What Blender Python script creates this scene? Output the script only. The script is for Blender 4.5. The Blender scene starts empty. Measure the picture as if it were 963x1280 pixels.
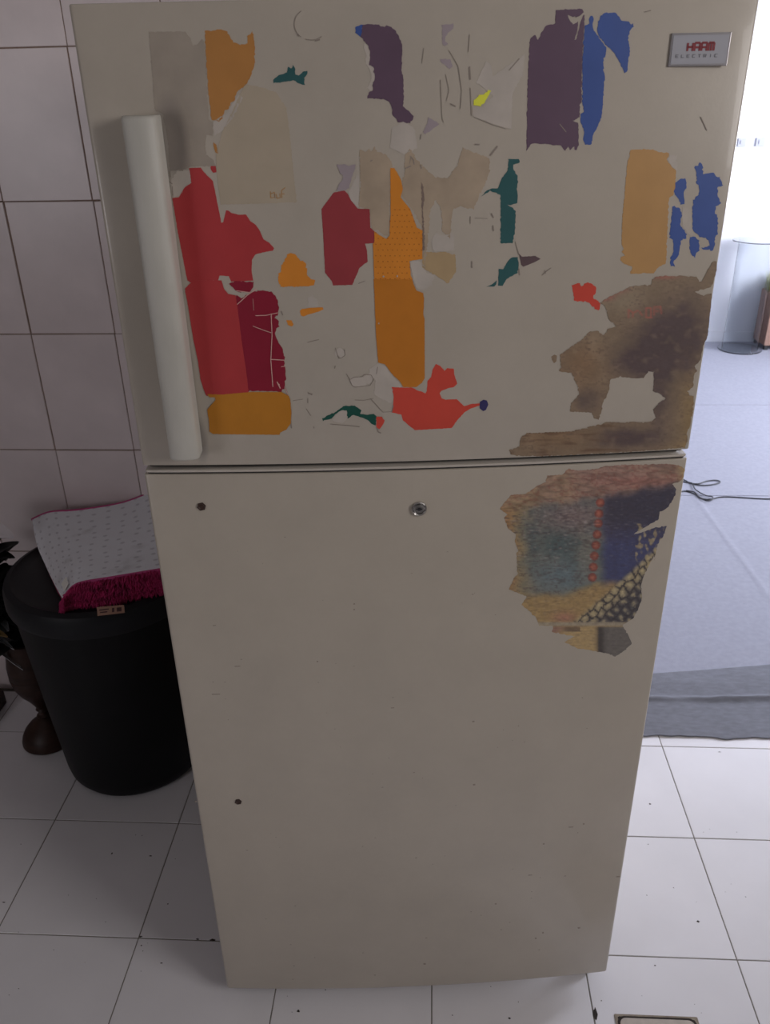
import bpy, bmesh, math, random
from mathutils import Vector, Matrix, noise
from mathutils.geometry import delaunay_2d_cdt
C = bpy.context.scene.collection
PI = math.pi
random.seed(7)

# ---------------------------------------------------------------- camera
CX, CY, CZ = -.60929, -1.09951, 1.53296
YAW, PITCH, ROLL, FPX = -.06132, -.46484, -.01987, 1038.16
IW, IH = 963, 1280
fwd = Vector((math.sin(YAW)*math.cos(PITCH), math.cos(YAW)*math.cos(PITCH), math.sin(PITCH)))
_r = fwd.cross(Vector((0, 0, 1))).normalized(); _u = _r.cross(fwd)
rgt = _r*math.cos(ROLL) + _u*math.sin(ROLL); upv = -_r*math.sin(ROLL) + _u*math.cos(ROLL)
cam_d = bpy.data.cameras.new('camera'); cam = bpy.data.objects.new('camera', cam_d); C.objects.link(cam)
m = Matrix((rgt, upv, -fwd)).transposed().to_4x4(); m.translation = Vector((CX, CY, CZ)); cam.matrix_world = m
cam_d.sensor_fit = 'VERTICAL'; cam_d.sensor_height = 36; cam_d.lens = FPX/IH*36; cam_d.clip_start = .02
bpy.context.scene.camera = cam
cam_d.dof.use_dof = True; cam_d.dof.focus_distance = 1.2; cam_d.dof.aperture_fstop = 13

# ---------------------------------------------------------------- world, lights, exposure
vs = bpy.context.scene.view_settings
vs.view_transform = 'Standard'; vs.look = 'None'; vs.gamma = 1; vs.use_curve_mapping = False
vs.exposure = 0.0
w = bpy.data.worlds.new('world'); bpy.context.scene.world = w; w.use_nodes = True
w.node_tree.nodes['Background'].inputs[0].default_value = (.80, .88, 1, 1)
w.node_tree.nodes['Background'].inputs[1].default_value = .6
def area(name, loc, aim, sx, sy, power, col):
    d = bpy.data.lights.new(name, 'AREA'); d.shape = 'RECTANGLE'; d.size = sx; d.size_y = sy; d.energy = power; d.color = col
    o = bpy.data.objects.new(name, d); C.objects.link(o); o.location = loc
    o.rotation_euler = (Vector(aim)-Vector(loc)).to_track_quat('-Z', 'Y').to_euler(); return o
area('hall_window_light', (3.55, 2.5, 1.6), (0, 2.5, .7), 1.9, 1.5, 285, (.86, .89, 1))
area('kitchen_window_light', (1.53, -1.45, 2.0), (-.4, -.1, 1.5), 1.0, .9, 25.5, (1, .95, .93))
area('side_fill_light', (-3.06, -2.4, 1.35), (-1.6, .7, 1.15), 1.1, .8, 13.5, (1, .95, .99))  # unseen fill lamp, added to brighten the tiled back wall

# ---------------------------------------------------------------- helpers
def lin(c):
    c = c/255.0
    return c/12.92 if c <= .04045 else ((c+.055)/1.055)**2.4
def srgb(r, g, b): return (lin(r), lin(g), lin(b), 1)
BE = (.50, .445, .375)                                     # enamel beige, linear
REF = (124, 115, 106)                                      # how it shows in the picture
def ink(r, g, b):                                          # colour of a print relative to the beige enamel
    return tuple(min(.95, lin(v)/lin(q)*e) for v, q, e in zip((r, g, b), REF, BE)) + (1,)
def nd(nt, t, **k):
    n = nt.nodes.new(t)
    for a, v in k.items(): setattr(n, a, v)
    return n
def mat(name, col, rough=.5, metal=0, var=0, vscale=20, bump=0, bscale=200, spec=.5, stretch=None, coat=0):
    mm = bpy.data.materials.new(name); mm.use_nodes = True; nt = mm.node_tree; b = nt.nodes['Principled BSDF']
    b.inputs['Base Color'].default_value = tuple(col[:3])+(1,); b.inputs['Roughness'].default_value = rough
    b.inputs['Metallic'].default_value = metal; b.inputs['Specular IOR Level'].default_value = spec
    b.inputs['Coat Weight'].default_value = coat
    if var or bump:
        tc = nd(nt, 'ShaderNodeTexCoord'); mp = nd(nt, 'ShaderNodeMapping'); nt.links.new(tc.outputs['Object'], mp.inputs[0])
        if stretch: mp.inputs['Scale'].default_value = stretch
    if var:
        n = nd(nt, 'ShaderNodeTexNoise'); n.inputs['Scale'].default_value = vscale; n.inputs['Detail'].default_value = 5
        nt.links.new(mp.outputs[0], n.inputs['Vector'])
        r = nd(nt, 'ShaderNodeMapRange'); r.inputs[1].default_value = .3; r.inputs[2].default_value = .7
        r.inputs[3].default_value = 1-var; r.inputs[4].default_value = 1+var*.4
        nt.links.new(n.outputs[0], r.inputs[0])
        x = nd(nt, 'ShaderNodeMix', data_type='RGBA', blend_type='MULTIPLY'); x.inputs[0].default_value = 1
        x.inputs[6].default_value = tuple(col[:3])+(1,); nt.links.new(r.outputs[0], x.inputs[7]); nt.links.new(x.outputs[2], b.inputs['Base Color'])
    if bump:
        n = nd(nt, 'ShaderNodeTexNoise'); n.inputs['Scale'].default_value = bscale; n.inputs['Detail'].default_value = 3
        nt.links.new(mp.outputs[0], n.inputs['Vector'])
        u = nd(nt, 'ShaderNodeBump'); u.inputs['Strength'].default_value = bump; u.inputs['Distance'].default_value = .002
        nt.links.new(n.outputs[0], u.inputs['Height']); nt.links.new(u.outputs[0], b.inputs['Normal'])
    return mm
def obj(name, bm, mats, parent=None, smooth=False, loc=None):
    me = bpy.data.meshes.new(name)
    if isinstance(bm, bmesh.types.BMesh):
        bm.normal_update(); bm.to_mesh(me); bm.free()
    else: me.from_pydata(bm[0], [], bm[1]); me.update()
    for x in (mats if isinstance(mats, (list, tuple)) else [mats]): me.materials.append(x)
    if smooth:
        me.polygons.foreach_set('use_smooth', [True]*len(me.polygons))
        if smooth != 'all': me.set_sharp_from_angle(angle=math.radians(smooth if isinstance(smooth, (int, float)) and smooth > 1 else 40))
    o = bpy.data.objects.new(name, me); C.objects.link(o)
    if parent: o.parent = parent
    if loc: o.location = loc
    return o
def thing(name, label, cat, loc=(0, 0, 0), rz=0, group=None):
    o = bpy.data.objects.new(name, None); C.objects.link(o); o.location = loc; o.rotation_euler = (0, 0, rz)
    o.empty_display_size = .05; return tag(o, label, cat, group)
def tag(o, label, cat, group=None):
    o['label'] = label; o['category'] = cat
    if group: o['group'] = group
    return o
def struct(o): o['kind'] = 'structure'; return o
def box(bm, x0, x1, y0, y1, z0, z1, mi=0, bev=0):
    v = [bm.verts.new((x, y, z)) for x in (x0, x1) for y in (y0, y1) for z in (z0, z1)]
    fs = [bm.faces.new([v[i] for i in q]) for q in ((0, 1, 3, 2), (4, 6, 7, 5), (0, 4, 5, 1), (2, 3, 7, 6), (0, 2, 6, 4), (1, 5, 7, 3))]
    for f in fs: f.material_index = mi
    if bev:
        es = list({e for f in fs for e in f.edges})
        bmesh.ops.bevel(bm, geom=es, offset=bev, segments=2, affect='EDGES', profile=.6)
    return fs
def boxobj(name, dims, m, parent=None, bev=0):
    bm = bmesh.new(); box(bm, *dims, bev=bev); return obj(name, bm, m, parent)
def lathe(bm, prof, cx=0, cy=0, n=48, mi=0):               # prof: (r, z)
    rings = []
    for r, z in prof:
        if r < 1e-5: rings.append([bm.verts.new((cx, cy, z))])
        else: rings.append([bm.verts.new((cx+r*math.cos(2*PI*k/n), cy+r*math.sin(2*PI*k/n), z)) for k in range(n)])
    for a, b in zip(rings, rings[1:]):
        for k in range(n):
            j = (k+1) % n
            if len(a) == 1 and len(b) == 1: continue
            if len(a) == 1: f = bm.faces.new((a[0], b[j], b[k]))
            elif len(b) == 1: f = bm.faces.new((a[k], a[j], b[0]))
            else: f = bm.faces.new((a[k], a[j], b[j], b[k]))
            f.material_index = mi
def tube(bm, pts, r, n=8, mi=0, cap=True):
    pts = [Vector(p) for p in pts]; rings = []; N = len(pts)
    ref = Vector((0, 0, 1))
    for i, p in enumerate(pts):
        t = (pts[min(i+1, N-1)]-pts[max(i-1, 0)]).normalized()
        if abs(t.dot(ref)) > .95: a = t.cross(Vector((1, 0, 0))).normalized()
        else: a = t.cross(ref).normalized()
        b = t.cross(a); rr = r[i] if isinstance(r, (list, tuple)) else r
        rings.append([bm.verts.new(p+(a*math.cos(2*PI*k/n)+b*math.sin(2*PI*k/n))*rr) for k in range(n)])
    for A, B in zip(rings, rings[1:]):
        for k in range(n): bm.faces.new((A[k], A[(k+1) % n], B[(k+1) % n], B[k])).material_index = mi
    if cap: bm.faces.new(rings[0][::-1]); bm.faces.new(rings[-1])
def crom(pts, k=8, closed=False):
    P = [Vector(p) for p in pts]; out = []
    n = len(P)
    for i in range(n if closed else n-1):
        g = (lambda j: P[j % n]) if closed else (lambda j: P[max(0, min(n-1, j))])
        a, b, c, d = g(i-1), g(i), g(i+1), g(i+2)
        for s in range(k):
            t = s/k
            out.append(.5*((2*b)+(c-a)*t+(2*a-5*b+4*c-d)*t*t+(3*b-a-3*c+d)*t**3))
    if not closed: out.append(P[-1])
    return out
def ray(x, y): return (fwd + rgt*((x-481.5)/FPX) - upv*((y-640)/FPX))
O = Vector((CX, CY, CZ))
def on_z(x, y, z): d = ray(x, y); return O + d*((z-CZ)/d.z)

# ---------------------------------------------------------------- materials
M_grout = mat('grout', srgb(128, 122, 116), .9, var=.3, vscale=30, bump=.3)
M_floor = mat('floor_tile', (.80, .785, .82), .13, var=.05, vscale=5, bump=.03, bscale=12, spec=.5)
M_walltile = mat('wall_tile', (.82, .725, .73), .28, var=.10, vscale=7, bump=.05, bscale=25)
M_wgrout = mat('wall_grout', srgb(148, 126, 112), .9, var=.3, vscale=40)
M_white = mat('white_paint', (.67, .68, .72), .75, var=.03, vscale=2, bump=.1, bscale=80)
M_ceil = mat('ceiling_paint', (.50, .49, .47), .85)
M_kwall = mat('kitchen_paint', (.24, .22, .20), .8)
M_carpet = mat('grey_carpet', (.30, .305, .36), .95, var=.08, vscale=60, bump=.5, bscale=420, spec=.1)
M_carpet2 = mat('grey_carpet_strip', (.20, .205, .235), .95, var=.15, vscale=40, bump=.6, bscale=420, spec=.1, stretch=(1, 2.5, 1))
M_carpet_dark = mat('carpet_cut', (.06, .065, .08), .95)
M_enamel = None
M_body = mat('fridge_side_enamel', (.45, .40, .335), .4, var=.05, vscale=30)
M_cap = mat('pale_plastic_trim', (.56, .51, .45), .35)
M_handle = mat('handle_plastic', (.55, .53, .475), .5, var=.10, vscale=25, stretch=(1, 1, .4))
M_rubber = mat('rubber', (.03, .028, .027), .7)
M_dark = mat('dark_gap', (.02, .02, .022), .8)
M_chrome = mat('chrome', (.62, .60, .58), .22, metal=1)
M_steel = mat('dull_steel', (.25, .24, .23), .45, metal=1)
M_plug = mat('brown_plug', (.045, .022, .015), .5)
M_binblack = mat('black_plastic', (.0025, .0027, .004), .5, spec=.22, var=.2, vscale=10, bump=.03, bscale=60)
M_lid = mat('black_plastic_lid', (.006, .0065, .0095), .5, spec=.3, bump=.03, bscale=60)
M_pink = mat('pink_binding', (.52, .06, .22), .8, bump=.3, bscale=600)
M_pile = mat('magenta_pile', (.45, .018, .12), .9, var=.5, vscale=60, bump=.5, bscale=300)
M_wood = mat('dark_turned_wood', (.034, .014, .009), .45, spec=.3, var=.5, vscale=22, stretch=(1, 1, 4))
M_leaf = mat('black_leaf', (.004, .005, .005), .5, spec=.25)
M_gold = mat('gold_leaf', (.32, .21, .09), .35, metal=.4)
M_silver = mat('silver_foil_leaf', (.85, .87, .90), .22, metal=.85, bump=.5, bscale=60)
M_acr = mat('clear_acrylic', (.86, .88, .90), .04)
M_acr.node_tree.nodes['Principled BSDF'].inputs['Transmission Weight'].default_value = 1
M_acr.node_tree.nodes['Principled BSDF'].inputs['IOR'].default_value = 1.2
M_cable = mat('black_cable', (.015, .015, .017), .5)
M_straw = mat('pale_dry_grass', (.33, .34, .13), .8, var=.3, vscale=40)
M_terra = mat('planter_clay', (.27, .16, .12), .8, var=.15, vscale=30)
M_switch = mat('switch_plastic', (.45, .46, .52), .4)
M_drain = mat('drain_plate', (.52, .46, .40), .45, var=.15, vscale=60)
M_dirt = mat('dirt', (.03, .022, .018), .95)
M_price = mat('price_label', (.36, .20, .14), .6)
M_tagwhite = mat('white_tag', (.92, .92, .88), .7)

def handle_patches(nt, tc, last):
    # soft dark patches beside the handle: local x .085 m, near its two ends
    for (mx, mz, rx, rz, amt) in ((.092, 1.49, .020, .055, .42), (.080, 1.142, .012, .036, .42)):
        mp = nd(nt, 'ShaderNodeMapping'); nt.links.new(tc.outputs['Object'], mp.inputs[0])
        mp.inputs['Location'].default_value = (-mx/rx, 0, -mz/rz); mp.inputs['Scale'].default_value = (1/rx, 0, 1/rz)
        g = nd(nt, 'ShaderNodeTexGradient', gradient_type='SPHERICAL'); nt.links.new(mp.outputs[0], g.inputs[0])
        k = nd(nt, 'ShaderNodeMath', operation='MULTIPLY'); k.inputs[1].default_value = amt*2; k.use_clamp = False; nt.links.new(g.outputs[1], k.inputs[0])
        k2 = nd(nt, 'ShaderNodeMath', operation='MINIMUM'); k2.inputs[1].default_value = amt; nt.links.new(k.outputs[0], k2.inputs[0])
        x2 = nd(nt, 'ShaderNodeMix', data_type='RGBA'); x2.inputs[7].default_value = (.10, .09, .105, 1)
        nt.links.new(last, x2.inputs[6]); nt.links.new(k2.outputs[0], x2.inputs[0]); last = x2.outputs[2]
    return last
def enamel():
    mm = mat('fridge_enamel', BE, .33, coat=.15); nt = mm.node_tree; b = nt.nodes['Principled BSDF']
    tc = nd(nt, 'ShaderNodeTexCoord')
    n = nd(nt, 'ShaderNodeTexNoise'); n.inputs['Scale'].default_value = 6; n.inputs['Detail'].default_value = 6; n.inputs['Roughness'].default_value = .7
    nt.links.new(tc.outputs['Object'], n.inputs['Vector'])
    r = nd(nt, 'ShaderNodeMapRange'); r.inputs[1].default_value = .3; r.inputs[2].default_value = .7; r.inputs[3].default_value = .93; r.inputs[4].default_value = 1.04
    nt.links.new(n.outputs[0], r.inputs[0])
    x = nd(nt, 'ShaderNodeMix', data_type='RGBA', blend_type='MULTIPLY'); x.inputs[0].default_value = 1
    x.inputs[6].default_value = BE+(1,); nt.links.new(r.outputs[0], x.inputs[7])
    last = handle_patches(nt, tc, x.outputs[2])
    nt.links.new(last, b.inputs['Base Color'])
    n2 = nd(nt, 'ShaderNodeTexNoise'); n2.inputs['Scale'].default_value = 300; nt.links.new(tc.outputs['Object'], n2.inputs['Vector'])
    u = nd(nt, 'ShaderNodeBump'); u.inputs['Strength'].default_value = .06; u.inputs['Distance'].default_value = .001
    nt.links.new(n2.outputs[0], u.inputs['Height']); nt.links.new(u.outputs[0], b.inputs['Normal'])
    return mm
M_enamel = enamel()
def print_mat(name, rough=.5):
    mm = bpy.data.materials.new(name); mm.use_nodes = True; nt = mm.node_tree; b = nt.nodes['Principled BSDF']
    a = nd(nt, 'ShaderNodeVertexColor', layer_name='Col'); nt.links.new(a.outputs[0], b.inputs['Base Color']); b.inputs['Roughness'].default_value = rough
    return mm
M_print = print_mat('printed_paper')
def mat_cloth():
    mm = mat('speckled_cloth', (.84, .86, .92), .85, bump=.3, bscale=300); nt = mm.node_tree; b = nt.nodes['Principled BSDF']
    tc = nd(nt, 'ShaderNodeTexCoord'); mp = nd(nt, 'ShaderNodeMapping'); mp.inputs['Scale'].default_value = (13, 13, 1)
    nt.links.new(tc.outputs['UV'], mp.inputs[0])
    v = nd(nt, 'ShaderNodeTexVoronoi'); v.inputs['Scale'].default_value = 1; v.inputs['Randomness'].default_value = .35; v.voronoi_dimensions = '2D'
    nt.links.new(mp.outputs[0], v.inputs['Vector'])
    r = nd(nt, 'ShaderNodeMapRange'); r.inputs[1].default_value = .10; r.inputs[2].default_value = .20; r.inputs[3].default_value = .5; r.inputs[4].default_value = 0
    nt.links.new(v.outputs['Distance'], r.inputs[0])
    x = nd(nt, 'ShaderNodeMix', data_type='RGBA'); x.inputs[6].default_value = (.84, .86, .92, 1); x.inputs[7].default_value = (.38, .38, .44, 1)
    nt.links.new(r.outputs[0], x.inputs[0])
    n = nd(nt, 'ShaderNodeTexNoise'); n.inputs['Scale'].default_value = 5; n.inputs['Detail'].default_value = 4; nt.links.new(tc.outputs['UV'], n.inputs['Vector'])
    r2 = nd(nt, 'ShaderNodeMapRange'); r2.inputs[1].default_value = .6; r2.inputs[2].default_value = .8; r2.inputs[3].default_value = 0; r2.inputs[4].default_value = .6
    nt.links.new(n.outputs[0], r2.inputs[0])
    y = nd(nt, 'ShaderNodeMix', data_type='RGBA'); y.inputs[7].default_value = (.30, .29, .29, 1); nt.links.new(x.outputs[2], y.inputs[6]); nt.links.new(r2.outputs[0], y.inputs[0])
    nt.links.new(y.outputs[2], b.inputs['Base Color']); return mm
M_cloth = mat_cloth()

# ---------------------------------------------------------------- setting: floor
S = .30; G = .0022
floor = struct(boxobj('floor', (-3.0, 3.5, -3.6, 4.62, -.08, -.0007), M_grout))
def tile_mesh(name, lx, ly, h, ch, m):
    v = [(0, 0, -.003), (lx, 0, -.003), (lx, ly, -.003), (0, ly, -.003), (0, 0, h-ch), (lx, 0, h-ch), (lx, ly, h-ch), (0, ly, h-ch),
         (ch, ch, h), (lx-ch, ch, h), (lx-ch, ly-ch, h), (ch, ly-ch, h)]
    f = [(0, 1, 5, 4), (1, 2, 6, 5), (2, 3, 7, 6), (3, 0, 4, 7), (4, 5, 9, 8), (5, 6, 10, 9), (6, 7, 11, 10), (7, 4, 8, 11), (8, 9, 10, 11)]
    me = bpy.data.meshes.new(name); me.from_pydata(v, [], f); me.materials.append(m); me.update(); return me
full = tile_mesh('floor_tile', S-G, S-G, 0, .0007, M_floor)
cut = tile_mesh('floor_tile_cut', S-G, .770-.6-G, 0, .0007, M_floor)
for j in range(-8, 3):
    for i in range(-10, 5):
        o = bpy.data.objects.new('floor_tile', cut if j == 2 else full); C.objects.link(o); o.parent = floor
        o.location = (i*S+G/2, j*S+G/2, 0); 
        if j > -3: o.rotation_euler = (random.uniform(-.0006, .0006), random.uniform(-.0006, .0006), 0)
# ---------------------------------------------------------------- kitchen back wall with tiles, doorway on the right
WY = .778
wb = bmesh.new()
box(wb, -3.0, -.12, WY+.002, WY+.16, 0, 2.75); box(wb, -.12, 1.35, WY+.002, WY+.16, 2.15, 2.75); box(wb, 1.35, 1.45, WY+.002, WY+.16, 0, 2.75)
wall = struct(obj('wall_back', wb, M_wgrout))
TW, TH = .2, .2922
wt = tile_mesh('wall_tile', TW-.0026, TH-.0026, .0018, .0010, M_walltile)
for i in range(-8, 6):
    for k in range(-4, 5):
        x0 = -1.347+i*TW; z0 = 1.340+k*TH
        if x0+TW > -.12+.06 or z0 > 2.4: continue
        o = bpy.data.objects.new('wall_tile', wt); C.objects.link(o); o.parent = wall
        o.location = (x0+.0015+random.uniform(-.0008, .0008), WY+.002, z0+.0015+random.uniform(-.0006, .0006)); o.rotation_euler = (PI/2, random.uniform(-.002, .002), 0)
# hem strip of cut tiles along the floor
wt2 = tile_mesh('wall_tile_low', TW-.0026, .17-.0026, .0018, .0010, M_walltile)
for i in range(-8, 6):
    o = bpy.data.objects.new('wall_tile', wt2); C.objects.link(o); o.parent = wall; o.location = (-1.347+i*TW+.0015, WY+.002, .0015); o.rotation_euler = (PI/2, 0, 0)
    o.scale = (1, 1, 1)
wl = bmesh.new()
box(wl, -3.1, -3.0, -3.6, -2.98, 0, 2.75); box(wl, -3.1, -3.0, -1.82, WY+.16, 0, 2.75); box(wl, -3.1, -3.0, -2.98, -1.82, 0, .9); box(wl, -3.1, -3.0, -2.98, -1.82, 1.8, 2.75)
struct(obj('wall_left', wl, M_kwall))
struct(boxobj('wall_front', (-3.1, 1.55, -3.7, -3.6, 0, 2.75), M_kwall))
wr = bmesh.new()
box(wr, 1.45, 1.55, -3.6, -2.0, 0, 2.75); box(wr, 1.45, 1.55, -.9, WY+.16, 0, 2.75); box(wr, 1.45, 1.55, -2.0, -.9, 0, 1.5); box(wr, 1.45, 1.55, -2.0, -.9, 2.5, 2.75)
struct(obj('wall_right', wr, M_kwall))
struct(boxobj('ceiling', (-3.1, 3.6, -3.7, 4.7, 2.75, 2.85), M_ceil))
# hall beyond the doorway
HY = 4.56
struct(boxobj('wall_hall_back', (-1.0, 3.5, HY, HY+.12, 0, 2.75), M_white))
struct(boxobj('wall_hall_left', (-1.1, -1.0, WY+.16, HY+.12, 0, 2.75), M_white))
hr = bmesh.new()
box(hr, 3.4, 3.5, WY+.16, 1.55, 0, 2.75); box(hr, 3.4, 3.5, 3.45, HY+.12, 0, 2.75); box(hr, 3.4, 3.5, 1.55, 3.45, 0, .8); box(hr, 3.4, 3.5, 1.55, 3.45, 2.4, 2.75)
struct(obj('wall_hall_right', hr, M_white))
struct(boxobj('wall_hall_front', (1.55, 3.5, WY, WY+.16, 0, 2.75), M_white))
def winframe(name, x, y0, y1, z0, z1):
    bm = bmesh.new(); t = .04
    for a in ((y0, y0+t, z0, z1), (y1-t, y1, z0, z1), (y0+t, y1-t, z0, z0+t), (y0+t, y1-t, z1-t, z1), ((y0+y1)/2-t/2, (y0+y1)/2+t/2, z0+t, z1-t)): box(bm, x, x+.05, *a)
    return struct(obj(name, bm, M_white))
winframe('window_1', 3.42, 1.55, 3.45, .8, 2.4); winframe('window_2', 1.46, -2.0, -.9, 1.5, 2.5); winframe('added_window', -3.05, -2.98, -1.82, .9, 1.8)  # the left-wall frame is unseen, added around the side fill lamp
struct(boxobj('baseboard_hall', (-1.0, 3.4, HY-.012, HY, .004, .07), M_white))

# carpet of the hall, a separate strip overlapping it in the doorway
def sheet(name, x0, x1, yf, yb, z, t, m, nx=80, ny=10, wob=0, bend=None):
    bm = bmesh.new(); top = []; bot = []
    for i in range(nx+1):
        x = x0+(x1-x0)*i/nx; a = yf + wob*(noise.noise(Vector((x*9, 3.1, 0)))+.5*noise.noise(Vector((x*31, 1.7, 0)))); b = yb if not callable(yb) else yb(x)
        tr = []; br = []
        for j in range(ny+1):
            y = a+(b-a)*j/ny; zz = z + (bend(x, y) if bend else 0)
            tr.append(bm.verts.new((x, y, zz+t))); br.append(bm.verts.new((x, y, zz)))
        top.append(tr); bot.append(br)
    for i in range(nx):
        for j in range(ny):
            bm.faces.new((top[i][j], top[i+1][j], top[i+1][j+1], top[i][j+1])); bm.faces.new((bot[i][j], bot[i][j+1], bot[i+1][j+1], bot[i+1][j]))
        bm.faces.new((bot[i][0], bot[i+1][0], top[i+1][0], top[i][0])); bm.faces.new((bot[i+1][ny], bot[i][ny], top[i][ny], top[i+1][ny]))
    for j in range(ny):
        bm.faces.new((bot[0][j+1], bot[0][j], top[0][j], top[0][j+1])); bm.faces.new((bot[nx][j], bot[nx][j+1], top[nx][j+1], top[nx][j]))
    return obj(name, bm, m, smooth=50)
def crease(x, y):
    # long slanting crease from (.50,2.08) to (.53,1.33) and a cross seam
    d = x-(.50+(2.08-y)*.04); k = .0025*math.exp(-(d/.008)**2) if y < 2.2 else 0
    return k
c1 = sheet('carpet', -.95, 3.36, .86, 2.118, .0005, .004, M_carpet, 430, 60, 0, crease)
tag(c1, 'wide pale grey carpet sheet beyond the doorway, under the black cable', 'carpet')
c2 = sheet('carpet', -.95, 3.36, 2.122, 3.262, .0005, .0042, M_carpet, 40, 6)
tag(c2, 'grey carpet sheet in the middle of the far room, between two cross seams', 'carpet')
c3 = sheet('carpet', -.95, 3.36, 3.266, HY-.014, .0005, .004, M_carpet, 40, 6)
tag(c3, 'grey carpet sheet at the foot of the bright far wall, under the clear stand', 'carpet')
def fold(x, y):
    yf = .782+.10*(x-.0)*.9*.4+.006*noise.noise(Vector((x*14, 0, 5)))
    d = (y-yf); a = .017*(.6+.6*noise.noise(Vector((x*5, 2, 8)))) if x > -.2 else .006
    return max(0, a)*math.exp(-(d/.009)**2) + .0012*noise.noise(Vector((x*8, y*20, 0)))+.001 + .0060*min(1, max(0, (y-.765)/.085))**1.5
c4 = sheet('carpet_strip', -.1, 1.34, .637, lambda x: .885+.17*(x)*.9 if x < .5 else .96, .0008, .0038, M_carpet2, 220, 60, .012, fold)
tag(c4, 'darker narrow carpet strip with a wrinkled ridge and ragged edge over the doorway tiles', 'carpet')

# ---------------------------------------------------------------- refrigerator
FX, FY, PHI, FW = -.98566, -.12157, .08675, .72128
ZB, ZS1, ZS2, ZT = .035, 1.1065, 1.0935, 1.6227
BOW = .013
fr = thing('refrigerator', 'tall beige two-door refrigerator covered with torn sticker remnants, standing on white floor tiles', 'refrigerator', (FX, FY, 0), PHI)
cph, sph = math.cos(PHI), math.sin(PHI)
def bow(x): u = min(1, max(0, x/FW)); return BOW*(1-(2*u-1)**2)
def to_local(p): dx, dy = p[0]-FX, p[1]-FY; return Vector((dx*cph+dy*sph, -dx*sph+dy*cph, p[2]))
OL = to_local(O)
def door_pt(px, py, off=0):                                # pixel -> (x, z) on the bowed door face, fridge-local
    d = ray(px, py); dl = Vector((d.x*cph+d.y*sph, -d.x*sph+d.y*cph, d.z)); Y = 0
    for _ in range(6):
        p = OL + dl*((Y-OL.y)/dl.y); Y = -bow(p.x)-off
    return p.x, p.z
def slab(name, z0, z1, x0=0, x1=None, back=.052, infr=0, m=None, parent=None, r=.005, ch=.0016):
    x1 = FW if x1 is None else x1
    bm = bmesh.new(); prof = []
    N = 56
    xs = [x0+(x1-x0)*i/N for i in range(N+1)]
    def plan(ins):
        P = []
        for k in range(6):                                  # left front corner
            a = PI/2*k/5; P.append((x0+r-(r-ins)*math.cos(a) if ins < r else x0+ins, -bow(x0)+infr+r-(r-ins)*math.sin(a)))
        for x in xs[1:-1]:
            if x0+r+.001 < x < x1-r-.001: P.append((x, -bow(x)+infr+ins))
        for k in range(6):
            a = PI/2*k/5; P.append((x1-r+(r-ins)*math.sin(a), -bow(x1)+infr+r-(r-ins)*math.cos(a)))
        P.append((x1-ins, back)); P.append((x0+ins, back)); return P
    lev = [(z0, ch), (z0+ch*.3, ch*.3), (z0+ch, 0), (z1-ch, 0), (z1-ch*.3, ch*.3), (z1, ch)]
    rings = [[bm.verts.new((x, y, z)) for x, y in plan(i)] for z, i in lev]
    n = len(rings[0])
    for a, b in zip(rings, rings[1:]):
        for k in range(n): bm.faces.new((a[k], a[(k+1) % n], b[(k+1) % n], b[k]))
    bm.faces.new(rings[0][::-1]); bm.faces.new(rings[-1])
    return obj(name, bm, m or M_enamel, parent or fr, smooth=30)
boxobj('body', (.006, FW-.006, .066, .68, .045, ZT-.004), M_body, fr, bev=.004)
boxobj('gasket', (.016, FW-.016, .0525, .0655, ZS1+.012, ZT-.02), M_rubber, fr)
boxobj('gasket', (.016, FW-.016, .0525, .0655, ZB+.02, ZS2-.012), M_rubber, fr)
fd = slab('freezer_door', ZS1, ZT); fd['label'] = 'shorter upper door with most of the sticker remnants'
ld = slab('lower_door', ZB, ZS2); ld['label'] = 'tall lower door, mostly bare'
# end caps of the two doors showing in the gap
slab('shadow_groove', ZS2+.0001, ZS2+.0023, .004, FW-.004, .048, .0030, M_rubber, ld, .004, .0003)  # dark strip standing in for the shadow line under the end cap
slab('end_cap', ZS2+.0024, ZS2+.0058, .002, FW-.002, .048, .0012, M_cap, ld, .004, .0010)
slab('end_cap', ZS1-.0042, ZS1-.0002, .006, FW-.006, .048, .007, M_rubber, fd, .005, .001)
hb = bmesh.new(); box(hb, FW-.075, FW-.012, .012, .05, ZS2+.0060, ZS1-.0044); obj('hinge', hb, M_dark, fr)
bm = bmesh.new(); lathe(bm, [(0, ZT-.003), (.012, ZT-.003), (.012, ZT+.001), (0, ZT+.001)], FW-.05, .035, 16); obj('hinge_cap', bm, M_cap, fr)
for fxp, fyp in ((.04, .040), (FW-.035, .040), (.05, .63), (FW-.05, .63)):
    bm = bmesh.new(); lathe(bm, [(0, .0005), (.019, .0005), (.022, .008), (.019, .016), (.008, .014), (.008, .034), (0, .034)], fxp, fyp, 20)
    obj('foot', bm, M_rubber, fr, smooth=40)
kb = bmesh.new(); box(kb, .03, FW-.03, .10, .112, .022, .05); obj('kick_plate', kb, M_dark, fr)

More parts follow.
